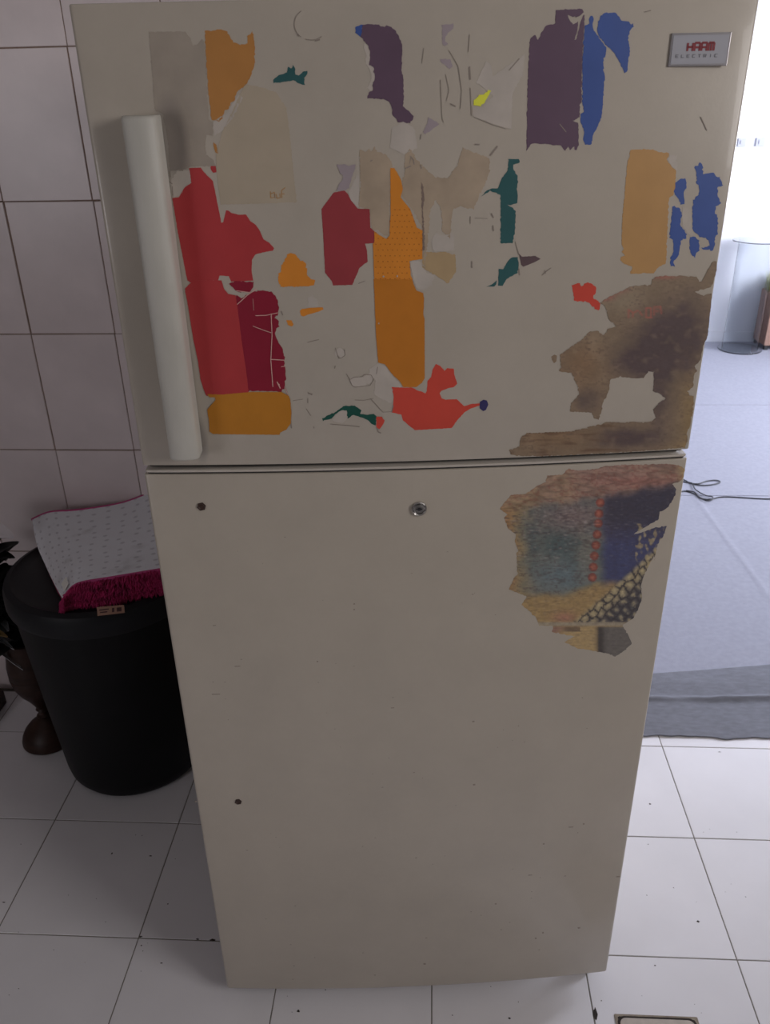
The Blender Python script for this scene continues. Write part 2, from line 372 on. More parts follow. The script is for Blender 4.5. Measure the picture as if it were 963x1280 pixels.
# handle: long plastic bar, slightly bowed face
def handle():
    x0, z0 = door_pt(210.5, 577.5, .036); x1, _ = door_pt(247.5, 576.5, .036); xt0, zt = door_pt(150, 145, .036); xt1, _ = door_pt(193, 143, .036)
    xa = (x0+xt0)/2; xb = (x1+xt1)/2; xc = (xa+xb)/2; hw = (xb-xa)/2
    print('handle', xa, xb, z0, zt)
    yb = -bow(xc)+.001; bm = bmesh.new(); sec = []
    P = [(-hw, .004), (-hw, .028), (-hw+.0006, .0305), (-hw+.002, .0325), (-hw+.004, .0340), (-hw+.007, .0350), (-hw*.4, .0364), (0, .0368), (hw*.4, .0364), (hw-.008, .0350), (hw-.0045, .0335), (hw-.002, .0315), (hw-.0006, .029), (hw, .026), (hw, .004), (hw-.006, .004), (hw-.007, .018), (-hw+.007, .018), (-hw+.006, .004)]
    zs = [z0, z0+.0015, z0+.004, zt-.004, zt-.0015, zt]; ins = [.003, .001, 0, 0, .001, .003]
    rings = [[bm.verts.new((xc+x*(1-i*30*.5), yb-y+(i if y > .02 else 0), z)) for x, y in P] for z, i in zip(zs, ins)]
    n = len(P)
    for a, b in zip(rings, rings[1:]):
        for k in range(n): bm.faces.new((a[k], b[k], b[(k+1) % n], a[(k+1) % n]))
    bm.faces.new(rings[0]); bm.faces.new(rings[-1][::-1])
    for za, zb2 in ((z0+.002, z0+.05), (zt-.05, zt-.002)): box(bm, xc-hw+.003, xc+hw-.003, yb-.028, yb-.0005, za, zb2)
    bmesh.ops.recalc_face_normals(bm, faces=bm.faces[:])
    h = obj('handle', bm, M_handle, fd, smooth=45); h['label'] = 'long pale plastic pull handle on the left of the upper door'
handle()

# badge HAAM ELECTRIC
def stroke_text(bm, strokes, x, z, w_, h_, y, t, mi, depth=.0004):
    for (a, b, c, d) in strokes:                            # horizontal or vertical bar in 0..1 cell
        box(bm, x+a*w_-(t/2 if a == c else 0), x+c*w_+(t/2 if a == c else 0), y-depth, y, z+b*h_-(t/2 if b == d else 0), z+d*h_+(t/2 if b == d else 0), mi)
GL = {'H': [(0, 0, 0, 1), (1, 0, 1, 1), (0, .5, 1, .5)], 'A': [(0, 0, 0, 1), (1, 0, 1, 1), (0, 1, 1, 1), (0, .45, 1, .45)],
      'M': [(0, 0, 0, 1), (1, 0, 1, 1), (0, 1, 1, 1), (.5, 0, .5, 1)], 'E': [(0, 0, 0, 1), (0, 1, 1, 1), (0, .5, .8, .5), (0, 0, 1, 0)],
      'L': [(0, 0, 0, 1), (0, 0, 1, 0)], 'C': [(0, 0, 0, 1), (0, 1, 1, 1), (0, 0, 1, 0)], 'T': [(.5, 0, .5, 1), (0, 1, 1, 1)],
      'R': [(0, 0, 0, 1), (0, 1, .9, 1), (0, .5, .9, .5), (.9, .5, .9, 1), (.75, 0, .75, .5)], 'I': [(.5, 0, .5, 1)]}
def badge():
    q = [door_pt(*p) for p in ((838, 42), (911, 40), (908, 82), (836, 84))]
    xa = (q[0][0]+q[3][0])/2; xb = (q[1][0]+q[2][0])/2; zt = (q[0][1]+q[1][1])/2; zb = (q[2][1]+q[3][1])/2
    y = -bow(xa)+.0002; bm = bmesh.new(); W = xb-xa; H = zt-zb; e = .0022
    box(bm, xa, xb, y-.0022, y, zb, zt, 0, bev=.0006)
    box(bm, xa+e, xb-e, y-.0026, y-.0021, zb+e, zt-e, 1)
    lw = W*.088; gap = W*.030; tot = 4*lw+3*gap; x = xa+W*.51-tot/2
    for ch in 'HAAM': stroke_text(bm, GL[ch], x, zb+H*.46, lw, H*.24, y-.0026, .0021, 2); x += lw+gap
    lw = W*.042; gap = W*.052; x = xa+W*.11
    for ch in 'ELECTRIC': stroke_text(bm, GL[ch], x, zb+H*.27, lw, H*.085, y-.0026, .0006, 3); x += lw+gap
    o = obj('badge', bm, [mat('badge_frame', (.42, .40, .42), .3, metal=.7), mat('badge_plate', (.42, .42, .46), .35), mat('badge_red', (.26, .035, .045), .5), mat('badge_grey', (.20, .20, .22), .5)], fd)
    o['label'] = 'small silver badge with red letters over tiny grey ones'
badge()

# plugs and lock on the lower door
def plug(px, py, r):
    x, z = door_pt(px, py); bm = bmesh.new(); y = -bow(x)
    v = []
    for k in range(6): v.append((r*math.cos(PI*k/3+.2), r*math.sin(PI*k/3+.2)))
    for dr, yy in ((1, .0), ):
        pass
    a = [bm.verts.new((x+u, y+.001, z+w_)) for u, w_ in v]; b = [bm.verts.new((x+u, y-.0012, z+w_)) for u, w_ in v]; c = [bm.verts.new((x+u*.7, y-.0008, z+w_*.7)) for u, w_ in v]; d = [bm.verts.new((x+u*.6, y-.0002, z+w_*.6)) for u, w_ in v]
    for A, B in ((a, b), (b, c), (c, d)):
        for k in range(6): bm.faces.new((A[k], A[(k+1) % 6], B[(k+1) % 6], B[k]))
    bm.faces.new(d); bmesh.ops.recalc_face_normals(bm, faces=bm.faces[:])
    obj('screw_plug', bm, M_plug, ld)
plug(252, 633, .0062); plug(298, 1002, .0058)
def lock():
    x, z = door_pt(524, 635.5); y = -bow(x); bm = bmesh.new()
    lathe(bm, [(.0105, 0), (.0105, .0025), (.0092, .0038), (.0078, .0025), (.0076, .0008), (0, .0008)], 0, 0, 32, 0)
    lathe(bm, [(.0062, .0008), (.0062, .0022), (.0052, .0028), (0, .0028)], 0, 0, 28, 1)
    bmesh.ops.transform(bm, matrix=Matrix.Translation((x, y, z)) @ Matrix.Rotation(PI/2, 4, 'X'), verts=bm.verts[:])
    box(bm, x-.0042, x+.0042, y-.0031, y-.0027, z-.0009, z+.0009, 2); box(bm, x-.0018, x+.0018, y-.0032, y-.0027, z-.0022, z+.0024, 2)
    bmesh.ops.recalc_face_normals(bm, faces=bm.faces[:])
    o = obj('lock', bm, [M_chrome, M_steel, M_dark], ld, smooth=35); o['label'] = 'round chrome key lock'
lock()

# ---- sticker remnants -------------------------------------------------------
CR = {'A': (180, 20, 6.4), 'B': (200, 180, 4.815), 'C': (225, 340, 4.815), 'D': (390, 180, 6.019), 'E': (520, 160, 5.35), 'F': (430, 10, 8.0),
      'G': (450, 340, 5.665), 'H': (650, 0, 6.019), 'I': (760, 170, 6.019), 'J': (740, 320, 6.019), 'K': (680, 400, 4.815), 'L': (620, 575, 3.852),
      'M': (620, 690, 3.852), 'N': (500, 10, 6.019), 'O': (380, 380, 6.879), 'P': (140, 0, 3.704), 'K9': (620, 320, 3.21), 'X': (0, 0, 1)}
def PXL(*segs):
    out = []
    for k, s in segs:
        ox, oy, sc = CR[k]; nums = [float(v) for v in s.replace(',', ' ').split()]
        out += [(ox+nums[i]/sc, oy+nums[i+1]/sc) for i in range(0, len(nums), 2)]
    return out
def torn(pts, jit=.55, step=1.9):
    jit *= 1.5
    out = []; n = len(pts)
    for i in range(n):
        a = Vector(pts[i]); b = Vector(pts[(i+1) % n]); L = (b-a).length; k = max(1, int(L/step)); nrm = Vector((-(b-a).y, (b-a).x))/max(L, 1e-6)
        for s in range(k):
            p = a+(b-a)*(s/k)
            p = p + nrm*(random.uniform(-jit, jit)*.5 if s else 0)
            if jit > .55: p = p + Vector((noise.noise(Vector((p.x/2.6, p.y/2.6, 1))), noise.noise(Vector((p.x/2.6, p.y/2.6, 9)))))*jit*1.9
            out.append(p)
    return out
def in_poly(x, y, P):
    c = False; j = len(P)-1
    for i in range(len(P)):
        if (P[i][1] > y) != (P[j][1] > y) and x < (P[j][0]-P[i][0])*(y-P[i][1])/(P[j][1]-P[i][1])+P[i][0]: c = not c
        j = i
    return c
def film(name, pts, m, parent, layer=0, jit=.5, grid=9, colfn=None, t=.00022, base=None):
    P = torn(pts, jit); xs = [p[0] for p in P]; ys = [p[1] for p in P]
    V = [Vector((p[0], p[1])) for p in P]; n = len(V)
    y = min(ys)+grid*.5; row = 0
    while y < max(ys):
        x = min(xs)+grid*(.5 if row % 2 else .25)
        while x < max(xs):
            if in_poly(x, y, P): V.append(Vector((x, y)))
            x += grid
        y += grid; row += 1
    r = delaunay_2d_cdt(V, [], [list(range(n))], 1, 1e-4)
    ov, of = r[0], [f for f in r[2] if len(f) == 3]
    off = .00006+layer*.00025
    loc = [door_pt(v.x, v.y, off) for v in ov]
    N = len(ov); top = [(x, -bow(x)-off-t, z) for x, z in loc]; bot = [(x, -bow(x)-off, z) for x, z in loc]
    ec = {}
    F = []
    for f in of:
        a, b, c = f
        ax, az = loc[a]; bx, bz = loc[b]; cx_, cz_ = loc[c]
        if (bx-ax)*(cz_-az)-(bz-az)*(cx_-ax) < 0: a, b, c = a, c, b      # counter-clockwise seen from the front (-y)
        F.append((a, b, c))
        for e in ((a, b), (b, c), (c, a)): ec[e] = 1
    faces = list(F) + [(c+N, b+N, a+N) for a, b, c in F] + [(b, a, a+N, b+N) for (a, b) in ec if (b, a) not in ec]
    me = bpy.data.meshes.new(name); me.from_pydata(top+bot, [], faces); me.update(); me.materials.append(m)
    if colfn:
        at = me.color_attributes.new('Col', 'FLOAT_COLOR', 'POINT'); buf = []
        cols = [colfn(v.x, v.y) for v in ov]
        for c in cols+cols: buf += [c[0], c[1], c[2], 1]
        at.data.foreach_set('color', buf)
    o = bpy.data.objects.new(name, me); C.objects.link(o); o.parent = parent
    return o
INK = {}
def inkmat(k, c, rough=.42, var=.06):
    if k not in INK: INK[k] = mat('ink_'+k, ink(*c)[:3], rough, var=var, vscale=35)
    return INK[k]
m_red = inkmat('red', (122, 36, 38)); m_crim = inkmat('crimson', (95, 14, 30)); m_amber = inkmat('amber', (130, 82, 22)); m_or = inkmat('orange', (150, 91, 30))
m_dull = inkmat('dull_orange', (126, 85, 44)); m_buff = inkmat('buff', (128, 96, 60)); m_teal = inkmat('teal', (31, 60, 61)); m_pur = inkmat('purple', (67, 51, 63)); m_navy = inkmat('navy', (42, 58, 103))
m_green = inkmat('green', (14, 52, 44)); m_crim2 = inkmat('brick', (106, 38, 42)); m_lav = inkmat('lavender', (110, 99, 102)); m_taupe = inkmat('taupe', (112, 102, 93), var=.10)
def add_handle_patches(mm):
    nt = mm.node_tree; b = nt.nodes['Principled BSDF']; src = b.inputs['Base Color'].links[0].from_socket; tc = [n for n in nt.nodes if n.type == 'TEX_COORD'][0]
    nt.links.new(handle_patches(nt, tc, src), b.inputs['Base Color'])
add_handle_patches(m_taupe)
m_tan = inkmat('tan', (119, 104, 89), .6, .14); m_cream = inkmat('cream', (121, 109, 95), .6, .05); m_white = inkmat('residue', (128, 119, 112), .6, .12); m_maroon = inkmat('maroon', (66, 52, 54)); m_lime = inkmat('lime', (160, 158, 50))
m_bud = inkmat('bud', (38, 34, 66)); m_coral = inkmat('coral', (142, 48, 38)); m_gold = inkmat('goldtan', (122, 102, 76), .6, .1)
ST = [
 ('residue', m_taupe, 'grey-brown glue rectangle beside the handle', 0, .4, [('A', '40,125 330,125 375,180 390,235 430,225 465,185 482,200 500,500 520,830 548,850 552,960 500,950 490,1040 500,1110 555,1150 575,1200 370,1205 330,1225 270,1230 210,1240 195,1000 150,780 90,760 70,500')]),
 ('sticker', m_dull, 'dull orange torn piece at the top left', 0, .5, [('A', '487,115 560,118 590,108 660,118 680,150 700,185 725,215 770,232 830,218 825,160 850,150 870,120 878,150 885,260 890,370 860,470 820,550 750,600 725,670 690,700 680,740 650,750 630,820 600,845 540,830 520,640 500,400')]),
 ('residue', m_cream, 'cream square of paper backing', 0, .4, [('X', '306,105 322,108 345,115 358,135 362,165 371,253 276,256 272,225 270,195 278,165 290,140')]),
 ('sticker', m_dull, None, 0, .3, [('A', '555,1010 580,1030 595,1100 575,1095 560,1050')]),
 ('sticker', m_red, None, 0, .3, [('A', '535,1200 575,1200 580,1250 555,1255 535,1225')]),
 ('sticker', m_red, 'large red piece near the handle', 0, .3, [('B', '175,145 245,142 262,165 290,195 320,225 335,300 355,400 370,475 382,470 398,400 410,400 430,415 470,425 520,425 545,465 575,485 600,520 625,575 660,595 688,628 680,642 620,652 575,665 555,695 552,760 562,822 430,828 415,795 360,792 350,820 250,822 185,835 165,820 140,690 110,540 75,325 115,320 130,290 150,260 188,235 185,190')]),
 ('sticker', m_red, 'red rectangle below the large red piece', 1, .25, [('C', '30,100 60,70 90,50 250,50 265,100 290,132 335,140 345,200 370,400 400,600 415,735 160,745 145,710 125,650 110,540 80,400 55,240')]),
 ('sticker', m_crim, None, 1, .4, [('C', '300,70 330,55 445,60 440,95 420,120 365,122 340,115 310,85')]),
 ('sticker', m_crim, 'crimson scratched strip', 0, .6, [('C', '340,135 370,160 400,140 440,120 490,110 550,118 580,150 590,190 598,215 590,260 565,275 590,290 597,330 580,340 572,370 590,420 620,465 630,520 632,570 640,640 630,690 610,720 425,715 400,720 380,600 350,400 330,200')]),
 ('sticker', m_amber, 'amber rectangle with rounded corners', 2, .25, [('C', '165,735 250,738 425,722 610,722 655,745 665,770 672,850 668,910 640,950 605,965 600,980 200,975 178,960 175,900 165,830 180,810 215,770 210,755 180,755')]),
 ('sticker', m_or, None, 0, .5, [('B', '725,860 712,820 715,780 730,770 730,730 750,705 765,665 790,655 820,670 850,705 880,715 885,790 910,810 935,820 930,850 905,855')]),
 ('sticker', m_or, None, 0, .3, [('C', '722,235 735,222 790,215 860,213 865,225 830,240 775,255 745,268 730,262')]),
 ('sticker', m_or, None, 0, .3, [('C', '640,290 670,290 685,315 675,328 650,318')]),
 ('sticker', m_teal, 'small teal scrap shaped like a fish', 0, .4, [('P', '745,370 780,345 810,335 818,310 835,318 838,300 848,315 850,345 865,350 885,333 905,328 905,345 890,360 892,392 870,388 845,372 800,378 750,385')]),
 ('sticker', m_pur, 'dark purple torn piece', 0, .45, [('F', '190,168 250,160 350,165 370,180 410,190 430,175 475,190 520,230 550,280 585,370 590,430 580,500 580,620 598,720 598,900 590,985 640,1020 700,1080 690,1115 660,1155 600,1140 540,1145 530,1110 488,1070 485,1020 465,960 440,925 350,905 240,905 235,880 260,835 290,830 285,760 315,710 315,670 295,640 298,590 255,565 262,490 265,440 245,380 200,330 165,285 180,240')]),
 ('sticker', m_navy, None, 0, .4, [('F', '115,190 150,172 190,168 180,240 165,285 145,270 118,245')]),
 ('residue', m_lav, None, 0, .4, [('N', '315,125 405,120 405,155 370,180 345,215 340,245 365,270 340,285 318,270 320,200')]),
 ('residue', m_lav, None, 0, .4, [('N', '305,385 380,385 395,440 375,458 340,430 310,410')]),
 ('residue', m_lav, None, 0, .4, [('N', '215,820 245,840 300,870 250,910 190,950 175,930 200,880')]),
 ('sticker', m_lime, 'yellow-green smear', 1, .4, [('N', '550,730 560,690 600,655 640,650 665,618 690,625 660,670 640,710 610,740 575,735')]),
 ('residue', m_white, None, 0, .5, [('N', '575,560 650,400 690,430 700,520 800,440 940,350 930,500 850,640 840,910 790,900 560,820 545,745 615,745 700,660 640,610')]),
 ('residue', m_white, None, 0, .5, [('X', '490,160 505,152 518,160 522,185 505,193 488,185')]),
 ('sticker', m_crim2, 'brick-red piece in the middle', 0, .35, [('D', '72,490 165,365 245,350 270,375 300,430 345,485 435,490 440,630 470,655 468,745 400,750 415,800 420,885 360,930 305,1060 160,1065 150,1030 100,970 88,720')]),
 ('residue', m_lav, None, 1, .5, [('D', '190,150 205,160 240,150 280,165 330,155 300,250 280,330 255,348 185,355 205,300 240,250 205,200')]),
 ('residue', m_tan, 'tan paper backing left of the orange strip', 0, .6, [('D', '360,40 400,60 430,35 450,60 470,15 490,60 550,75 600,130 610,175 588,185 588,400 583,600 578,700 540,690 500,650 450,640 442,560 440,490 350,475 370,300 360,160')]),
 ('sticker', m_or, 'upper part of the tall orange strip, with dotted print', 1, .3, [('D', '592,180 620,180 645,220 670,270 685,340 668,400 700,440 740,490 770,570 790,630 832,650 832,865 735,880 745,990 760,1020 470,1020 465,900 460,750 470,740 470,655 500,680 560,715 585,690 588,600 594,530 592,400')]),
 ('sticker', inkmat('strip', (134, 80, 24)), 'lower part of the tall orange strip', 1, .3, [('G', '372,50 380,85 400,130 450,150 455,200 450,300 458,330 460,750 440,785 400,815 310,815 280,770 240,735 180,655 130,640 115,450 105,200 98,50')]),
 ('residue', m_tan, 'tan paper backing right of the orange strip', 0, .7, [('X', '506,195 512,185 520,198 533,212 545,222 560,222 572,208 578,185 590,190 612,197 612,215 606,232 598,248 592,262 575,258 566,262 563,298 553,290 552,262 545,250 538,262 535,300 531,338 529,300 528,285 516,262 506,248 501,240 506,215')]),
 ('residue', m_gold, None, 0, .5, [('E', '50,830 200,830 265,850 270,960 215,1040 140,990 40,930')]),
 ('sticker', m_teal, 'teal vertical scrap', 0, .45, [('E', '620,208 690,208 693,232 650,245 655,280 680,320 685,360 675,400 683,450 678,505 610,515 650,535 670,560 665,640 660,700 645,770 568,770 568,450 540,435 500,420 440,455 470,425 505,405 550,405 575,340 615,280')]),
 ('sticker', m_teal, None, 0, .4, [('E', '555,945 585,945 610,900 640,865 680,865 690,900 680,970 610,1010 580,1055 550,1055')]),
 ('sticker', m_teal, None, 0, .3, [('E', '470,1062 510,1045 542,1018 538,1045 525,1060')]),
 ('sticker', m_maroon, None, 0, .3, [('E', '690,840 710,860 800,855 835,875 790,900 720,928 705,915')]),
 ('residue', inkmat('smudge', (88, 74, 68)), None, 1, .5, [('D', '820,290 835,300 846,400 838,500 848,700 850,800 835,800 834,600 827,500 828,400')]),
 ('sticker', m_coral, 'bright red bird-shaped piece', 0, .35, [('G', '225,815 300,818 370,818 400,835 445,850 465,860 475,840 480,770 505,745 515,690 540,650 570,665 600,700 620,680 665,685 670,730 690,790 665,815 620,825 580,840 565,860 580,895 610,905 685,900 740,950 790,935 850,930 850,945 790,965 745,990 690,1050 650,1105 390,1120 305,1050 295,1010 225,995 235,940 240,880')]),
 ('sticker', m_bud, None, 1, .3, [('G', '850,920 875,905 900,910 910,940 895,975 875,985 850,965')]),
 ('sticker', m_green, 'thin dark green scrap', 0, .4, [('O', '155,985 210,955 270,930 350,875 440,875 495,915 485,945 540,955 600,945 625,965 615,1045 580,1030 540,990 470,965 430,955 375,985 370,915 320,915 270,945 240,985 165,1005')]),
 ('sticker', m_coral, None, 1, .4, [('O', '622,970 670,970 695,1000 680,1040 650,1080 625,1060')]),
 ('sticker', m_pur, 'large purple rectangle', 0, .45, [('H', '75,310 85,285 118,262 135,300 150,280 185,210 210,190 265,180 275,75 470,65 480,95 450,120 425,130 400,125 360,110 375,150 400,185 440,165 435,220 413,300 425,298 445,220 460,150 475,120 488,112 485,200 475,350 468,500 465,770 452,780 450,880 400,910 440,925 445,1090 430,1130 415,1128 410,1100 380,1130 365,1100 340,1135 310,1095 200,1085 90,1080 50,1135 60,600')]),
 ('sticker', m_navy, 'tall blue strip beside the purple rectangle', 0, .5, [('H', '525,125 550,118 560,150 545,190 560,230 600,290 655,360 640,430 630,440 632,520 640,590 632,680 618,870 600,920 580,970 555,1000 535,1090 495,1090 480,1060 485,980 455,920 462,860 482,840 472,770 472,500 483,300 492,190 520,180')]),
 ('sticker', m_navy, 'blue top flap of the strip', 0, .5, [('H', '590,160 610,120 640,97 720,97 750,125 765,155 820,165 840,190 855,175 858,200 825,230 815,300 830,360 825,420 812,490 808,540 790,548 770,510 760,480 720,410 690,370 655,345 605,285 585,240')]),
 ('sticker', m_buff, 'buff orange rectangle at the right', 0, .45, [('I', '170,108 185,100 340,100 380,120 465,130 445,180 480,230 515,260 505,400 490,450 460,460 455,600 445,780 440,960 380,990 345,1035 170,1035 190,985 130,965 95,935 100,910 130,900 105,870 120,850 105,820 110,620 130,400 150,190 160,170')]),
 ('sticker', m_navy, None, 0, .5, [('I', '555,320 585,315 595,380 570,430 580,510 550,515 530,470 502,430 507,350')]),
 ('sticker', m_navy, None, 0, .6, [('I', '490,530 540,540 558,600 545,670 595,740 590,765 550,790 535,900 490,950 505,980 475,980 475,920 495,860 495,780 465,765 470,690 480,600')]),
 ('sticker', m_navy, 'blue blotch near the right edge', 0, .7, [('I', '655,240 690,200 712,215 722,290 760,278 800,280 820,310 845,305 865,370 835,385 825,430 850,500 845,520 810,530 810,580 830,620 828,740 805,770 800,860 780,865 765,850 720,860 710,840 770,820 750,775 700,760 660,735 640,700 638,560 645,480 690,420 692,380 665,345 675,300 665,270')]),
 ('sticker', m_navy, None, 0, .6, [('I', '620,760 650,755 690,790 690,860 665,880 655,918 630,890 612,850')]),
 ('sticker', m_coral, 'small red scrap', 0, .6, [('K9', '305,118 335,108 345,120 370,105 400,122 403,145 390,165 420,190 415,220 400,210 370,185 315,180 312,150')]),
]
ST += [
 ('residue', m_white, None, 0, .6, [('X', '283,142 298,118 304,122 291,147 279,162 268,170 266,152')]),
 ('residue', m_white, None, 0, .7, [('G', '128,646 178,662 238,742 288,795 300,818 228,812 235,880 228,930 150,900 100,860 110,760 60,740 70,690')]),
 ('residue', m_white, None, 0, .7, [('D', '742,884 800,880 835,900 860,965 930,985 900,1060 842,1105 785,1078 755,985')]),
 ('residue', m_white, None, 0, .6, [('D', '285,335 345,225 358,300 352,465 345,482 300,428 272,372')]),
 ('residue', m_white, None, 0, .7, [('B', '110,160 150,155 183,165 187,232 150,258 118,312 80,316 62,240 80,190')]),
 ('residue', m_white, None, 0, .6, [('F', '200,345 243,385 260,440 255,500 250,565 292,600 312,670 310,712 284,760 286,825 258,832 235,800 270,720 280,660 250,600 215,560 225,480 205,420')]),
 ('residue', m_white, None, 0, .7, [('O', '265,400 300,375 345,400 350,440 315,465 275,440')]),
 ('residue', m_white, None, 0, .7, [('O', '400,640 440,632 510,625 555,605 595,640 590,680 520,700 430,712 408,690')]),
 ('residue', m_white, None, 0, .7, [('E', '180,720 250,700 255,820 200,825 120,825 100,760 130,700')]),
 ('residue', m_white, None, 0, .7, [('I', '470,135 520,150 525,250 515,258 482,228 448,180')]),
 ('residue', m_white, None, 0, .7, [('I', '560,520 620,560 630,700 655,745 620,750 600,730 560,680 565,600')]),
 ('residue', m_white, None, 0, .7, [('C', '770,150 800,140 835,175 830,205 775,210')]),
 ('residue', m_white, None, 0, .6, [('O', '275,945 320,918 368,918 372,985 330,1025 255,1005 245,990')]),
]
for name, mm, lab, layer, jit, segs in ST:
    o = film(name, PXL(*segs), mm, fd, layer, jit)
    if lab: o['label'] = lab
# white scratches across the crimson strip
def strokes(name, lines, m, parent, layer=2, t=.00022):
    V = []; F = []
    for pts, wd in lines:
        for a, b in zip(pts, pts[1:]):
            a = Vector(a); b = Vector(b); d = (b-a); L = d.length
            if L < .01: continue
            n = Vector((-d.y, d.x))/L*wd/2
            q = [door_pt(*(a+n), .0001), door_pt(*(a-n), .0001), door_pt(*(b-n), .0001), door_pt(*(b+n), .0001)]
            i = len(V); off = .0001+layer*.00025
            for oo in (off+t, off-.00005): V += [(x, -bow(x)-oo, z) for x, z in q]
            F += [(i, i+3, i+2, i+1), (i+4, i+5, i+6, i+7), (i, i+1, i+5, i+4), (i+1, i+2, i+6, i+5), (i+2, i+3, i+7, i+6), (i+3, i, i+4, i+7)]
    o = obj(name, (V, F), m, parent); o['kind'] = 'stuff'; return o
m_tear = inkmat('tear', (150, 118, 112))
strokes('scratch', [(PXL(('C', s)), wd) for s, wd in (('550,250 555,380 548,530 560,690', .9), ('455,262 520,260 590,245', .8), ('440,325 500,348 550,365', .7), ('545,525 630,530', .9), ('345,195 405,140 440,115 465,100', .9), ('340,112 430,124', .8), ('610,570 635,565', .7), ('585,660 605,700', 1.2), ('600,680 590,670', 1.2), ('630,690 655,745', .7), ('440,160 445,230', .4))], m_tear, fd)
# scuffs and pencil-thin dirt lines
random.seed(21)
L1 = []
def arc(cx, cy, rx, ry, a0, a1, wd, n=12): L1.append(([(cx+rx*math.cos(a0+(a1-a0)*k/n), cy+ry*math.sin(a0+(a1-a0)*k/n)) for k in range(n+1)], wd))
arc(389, 30, 21, 20, 2.2, 4.1, .7); arc(389, 30, 21, 20, .9, 1.9, .9); L1.append(([(394, 51), (400, 49.5)], 2)); L1.append(([(372, 43), (374, 45)], 2))
for s, wd in (('270,375 300,465 320,465 355,440 350,390', .7), ('365,600 395,650 430,630 500,625 520,605 580,610 600,650 570,700', .7), ('395,650 415,700 440,715 570,700', .6), ('270,530 265,555', .8), ('440,825 520,828 600,810', .6), ('240,1035 340,1040 480,1055', .8), ('30,330 130,305', .8), ('40,770 75,775', 1.2), ('625,1060 640,1100 665,1110', 1.3), ('755,930 770,870', 1.3), ('20,900 60,960', .6), ('570,810 680,930 750,925', .5), ('635,540 625,600', .8)):
    L1.append((PXL(('O', s)), wd))
for s, wd in (('305,540 318,830 330,860', .5), ('370,320 440,440 465,620 455,760', .6), ('345,500 370,620 350,700', .5), ('525,200 515,330', .6), ('525,440 530,540', 2), ('530,600 540,810', .6), ('560,820 700,880 800,910', .5), ('380,720 420,740', 1.6), ('565,1025 600,1028', 1.8), ('180,300 165,420', .5), ('160,950 155,990', .8), ('735,1040 680,1110', 2.2), ('820,470 900,380', 1.6)):
    L1.append((PXL(('N', s)), wd))
for s, wd in (('740,90 765,120 770,155', 1.4), ('700,185 745,165', 1.6), ('815,155 825,185', 1.6), ('440,130 455,120', 1.6), ('350,1050 400,1030', .9), ('735,150 745,100', .8)):
    L1.append((PXL(('D', s)), wd))
for s, wd in (('395,603 480,605', .6), ('365,590 365,640', .7), ('505,570 520,600', 1.5), ('515,650 520,690', 1.8), ('375,890 375,935', 1.5), ('845,985 870,960 905,935', .9), ('860,950 870,975', .7), ('665,760 690,850', .7), ('690,940 695,985', 1.5)):
    L1.append((PXL(('E', s)), wd))
for s, wd in (('60,160 65,200', 1), ('55,225 75,240', 1.2), ('75,255 78,310', .9), ('110,150 140,160', 1.4), ('690,300 692,325 705,322', .6)):
    L1.append((PXL(('B', s)), wd))
L1.append(([(700, 155), (708, 165)], 1.2)); L1.append(([(876, 146), (884, 163)], 1.3)); L1.append(([(806, 15), (814, 13)], 1.2))
for s, wd in (('680,775 740,765', .6), ('770,725 795,740', 1), ('770,760 770,790', .6), ('805,930 808,940', 1.2), ('905,915 962,920', .6), ('635,690 655,750', .7), ('665,880 672,940', 1.5), ('610,235 620,260', 1.5)):
    L1.append((PXL(('C', s)), wd))
strokes('scuff_marks', [(p, w_*.9) for p, w_ in L1], inkmat('scuff', (98, 88, 82), .7), fd, 1)
strokes('print_lettering', [(PXL(('B', s)), 1.0) for s in ('665,285 668,325', '668,300 690,290 692,320 670,325', '700,300 705,328 725,322 722,298', '735,325 732,280 755,262', '735,300 750,300')], inkmat('brownprint', (122, 92, 58)), fd, 1)
# orange dot print and white flecks on the tall strip
dots = []
for r_ in range(15):
    for q_ in range(10):
        x = 470+q_*6+(3 if r_ % 2 else 0); y = 262+r_*7.2
        if in_poly(x, y, PXL(*ST[25][5])): dots.append(([(x-.7, y), (x+.7, y)], 1.3))
strokes('print_dots', dots, inkmat('dotprint', (126, 70, 24)), fd, 2)
strokes('flecks', [([(478.7, 345), (480.5, 346)], 2), ([(496, 345), (497.5, 345)], 2.2), ([(473, 404), (474.5, 404)], 1.8)], m_white, fd, 3)
L2 = []
for px_, py_, ln in ((268, 782, 4), (297, 833, 7), (270, 868, 10), (593, 981, 3), (592, 902, 3), (714, 1034, 6), (773, 1096, 5), (663, 1094, 5), (679, 1166, 2), (670, 1173, 2), (443, 755, 2), (397, 827, 2), (491, 885, 4), (443, 762, 2), (245, 1002, 2), (724, 1160, 3), (531, 1205, 3), (620, 1130, 2), (730, 1030, 2), (680, 1055, 2), (700, 640, 0)):
    if ln: L2.append(([(px_-ln/2, py_), (px_+ln/2, py_-.3)], .9 if ln > 3 else 1.6))
for k in range(90):
    x = random.uniform(260, 770); y = random.uniform(650, 1225)
    if 230+(y-640)*.16 < x < 790-(y-640)*.15 and not (620 < x and y < 840): L2.append(([(x, y), (x+random.uniform(.4, 2.5), y+random.uniform(-.4, .6))], random.uniform(.35, .8)))
strokes('scuff_marks', L2, inkmat('scuff2', (100, 90, 83), .7), ld, 0)

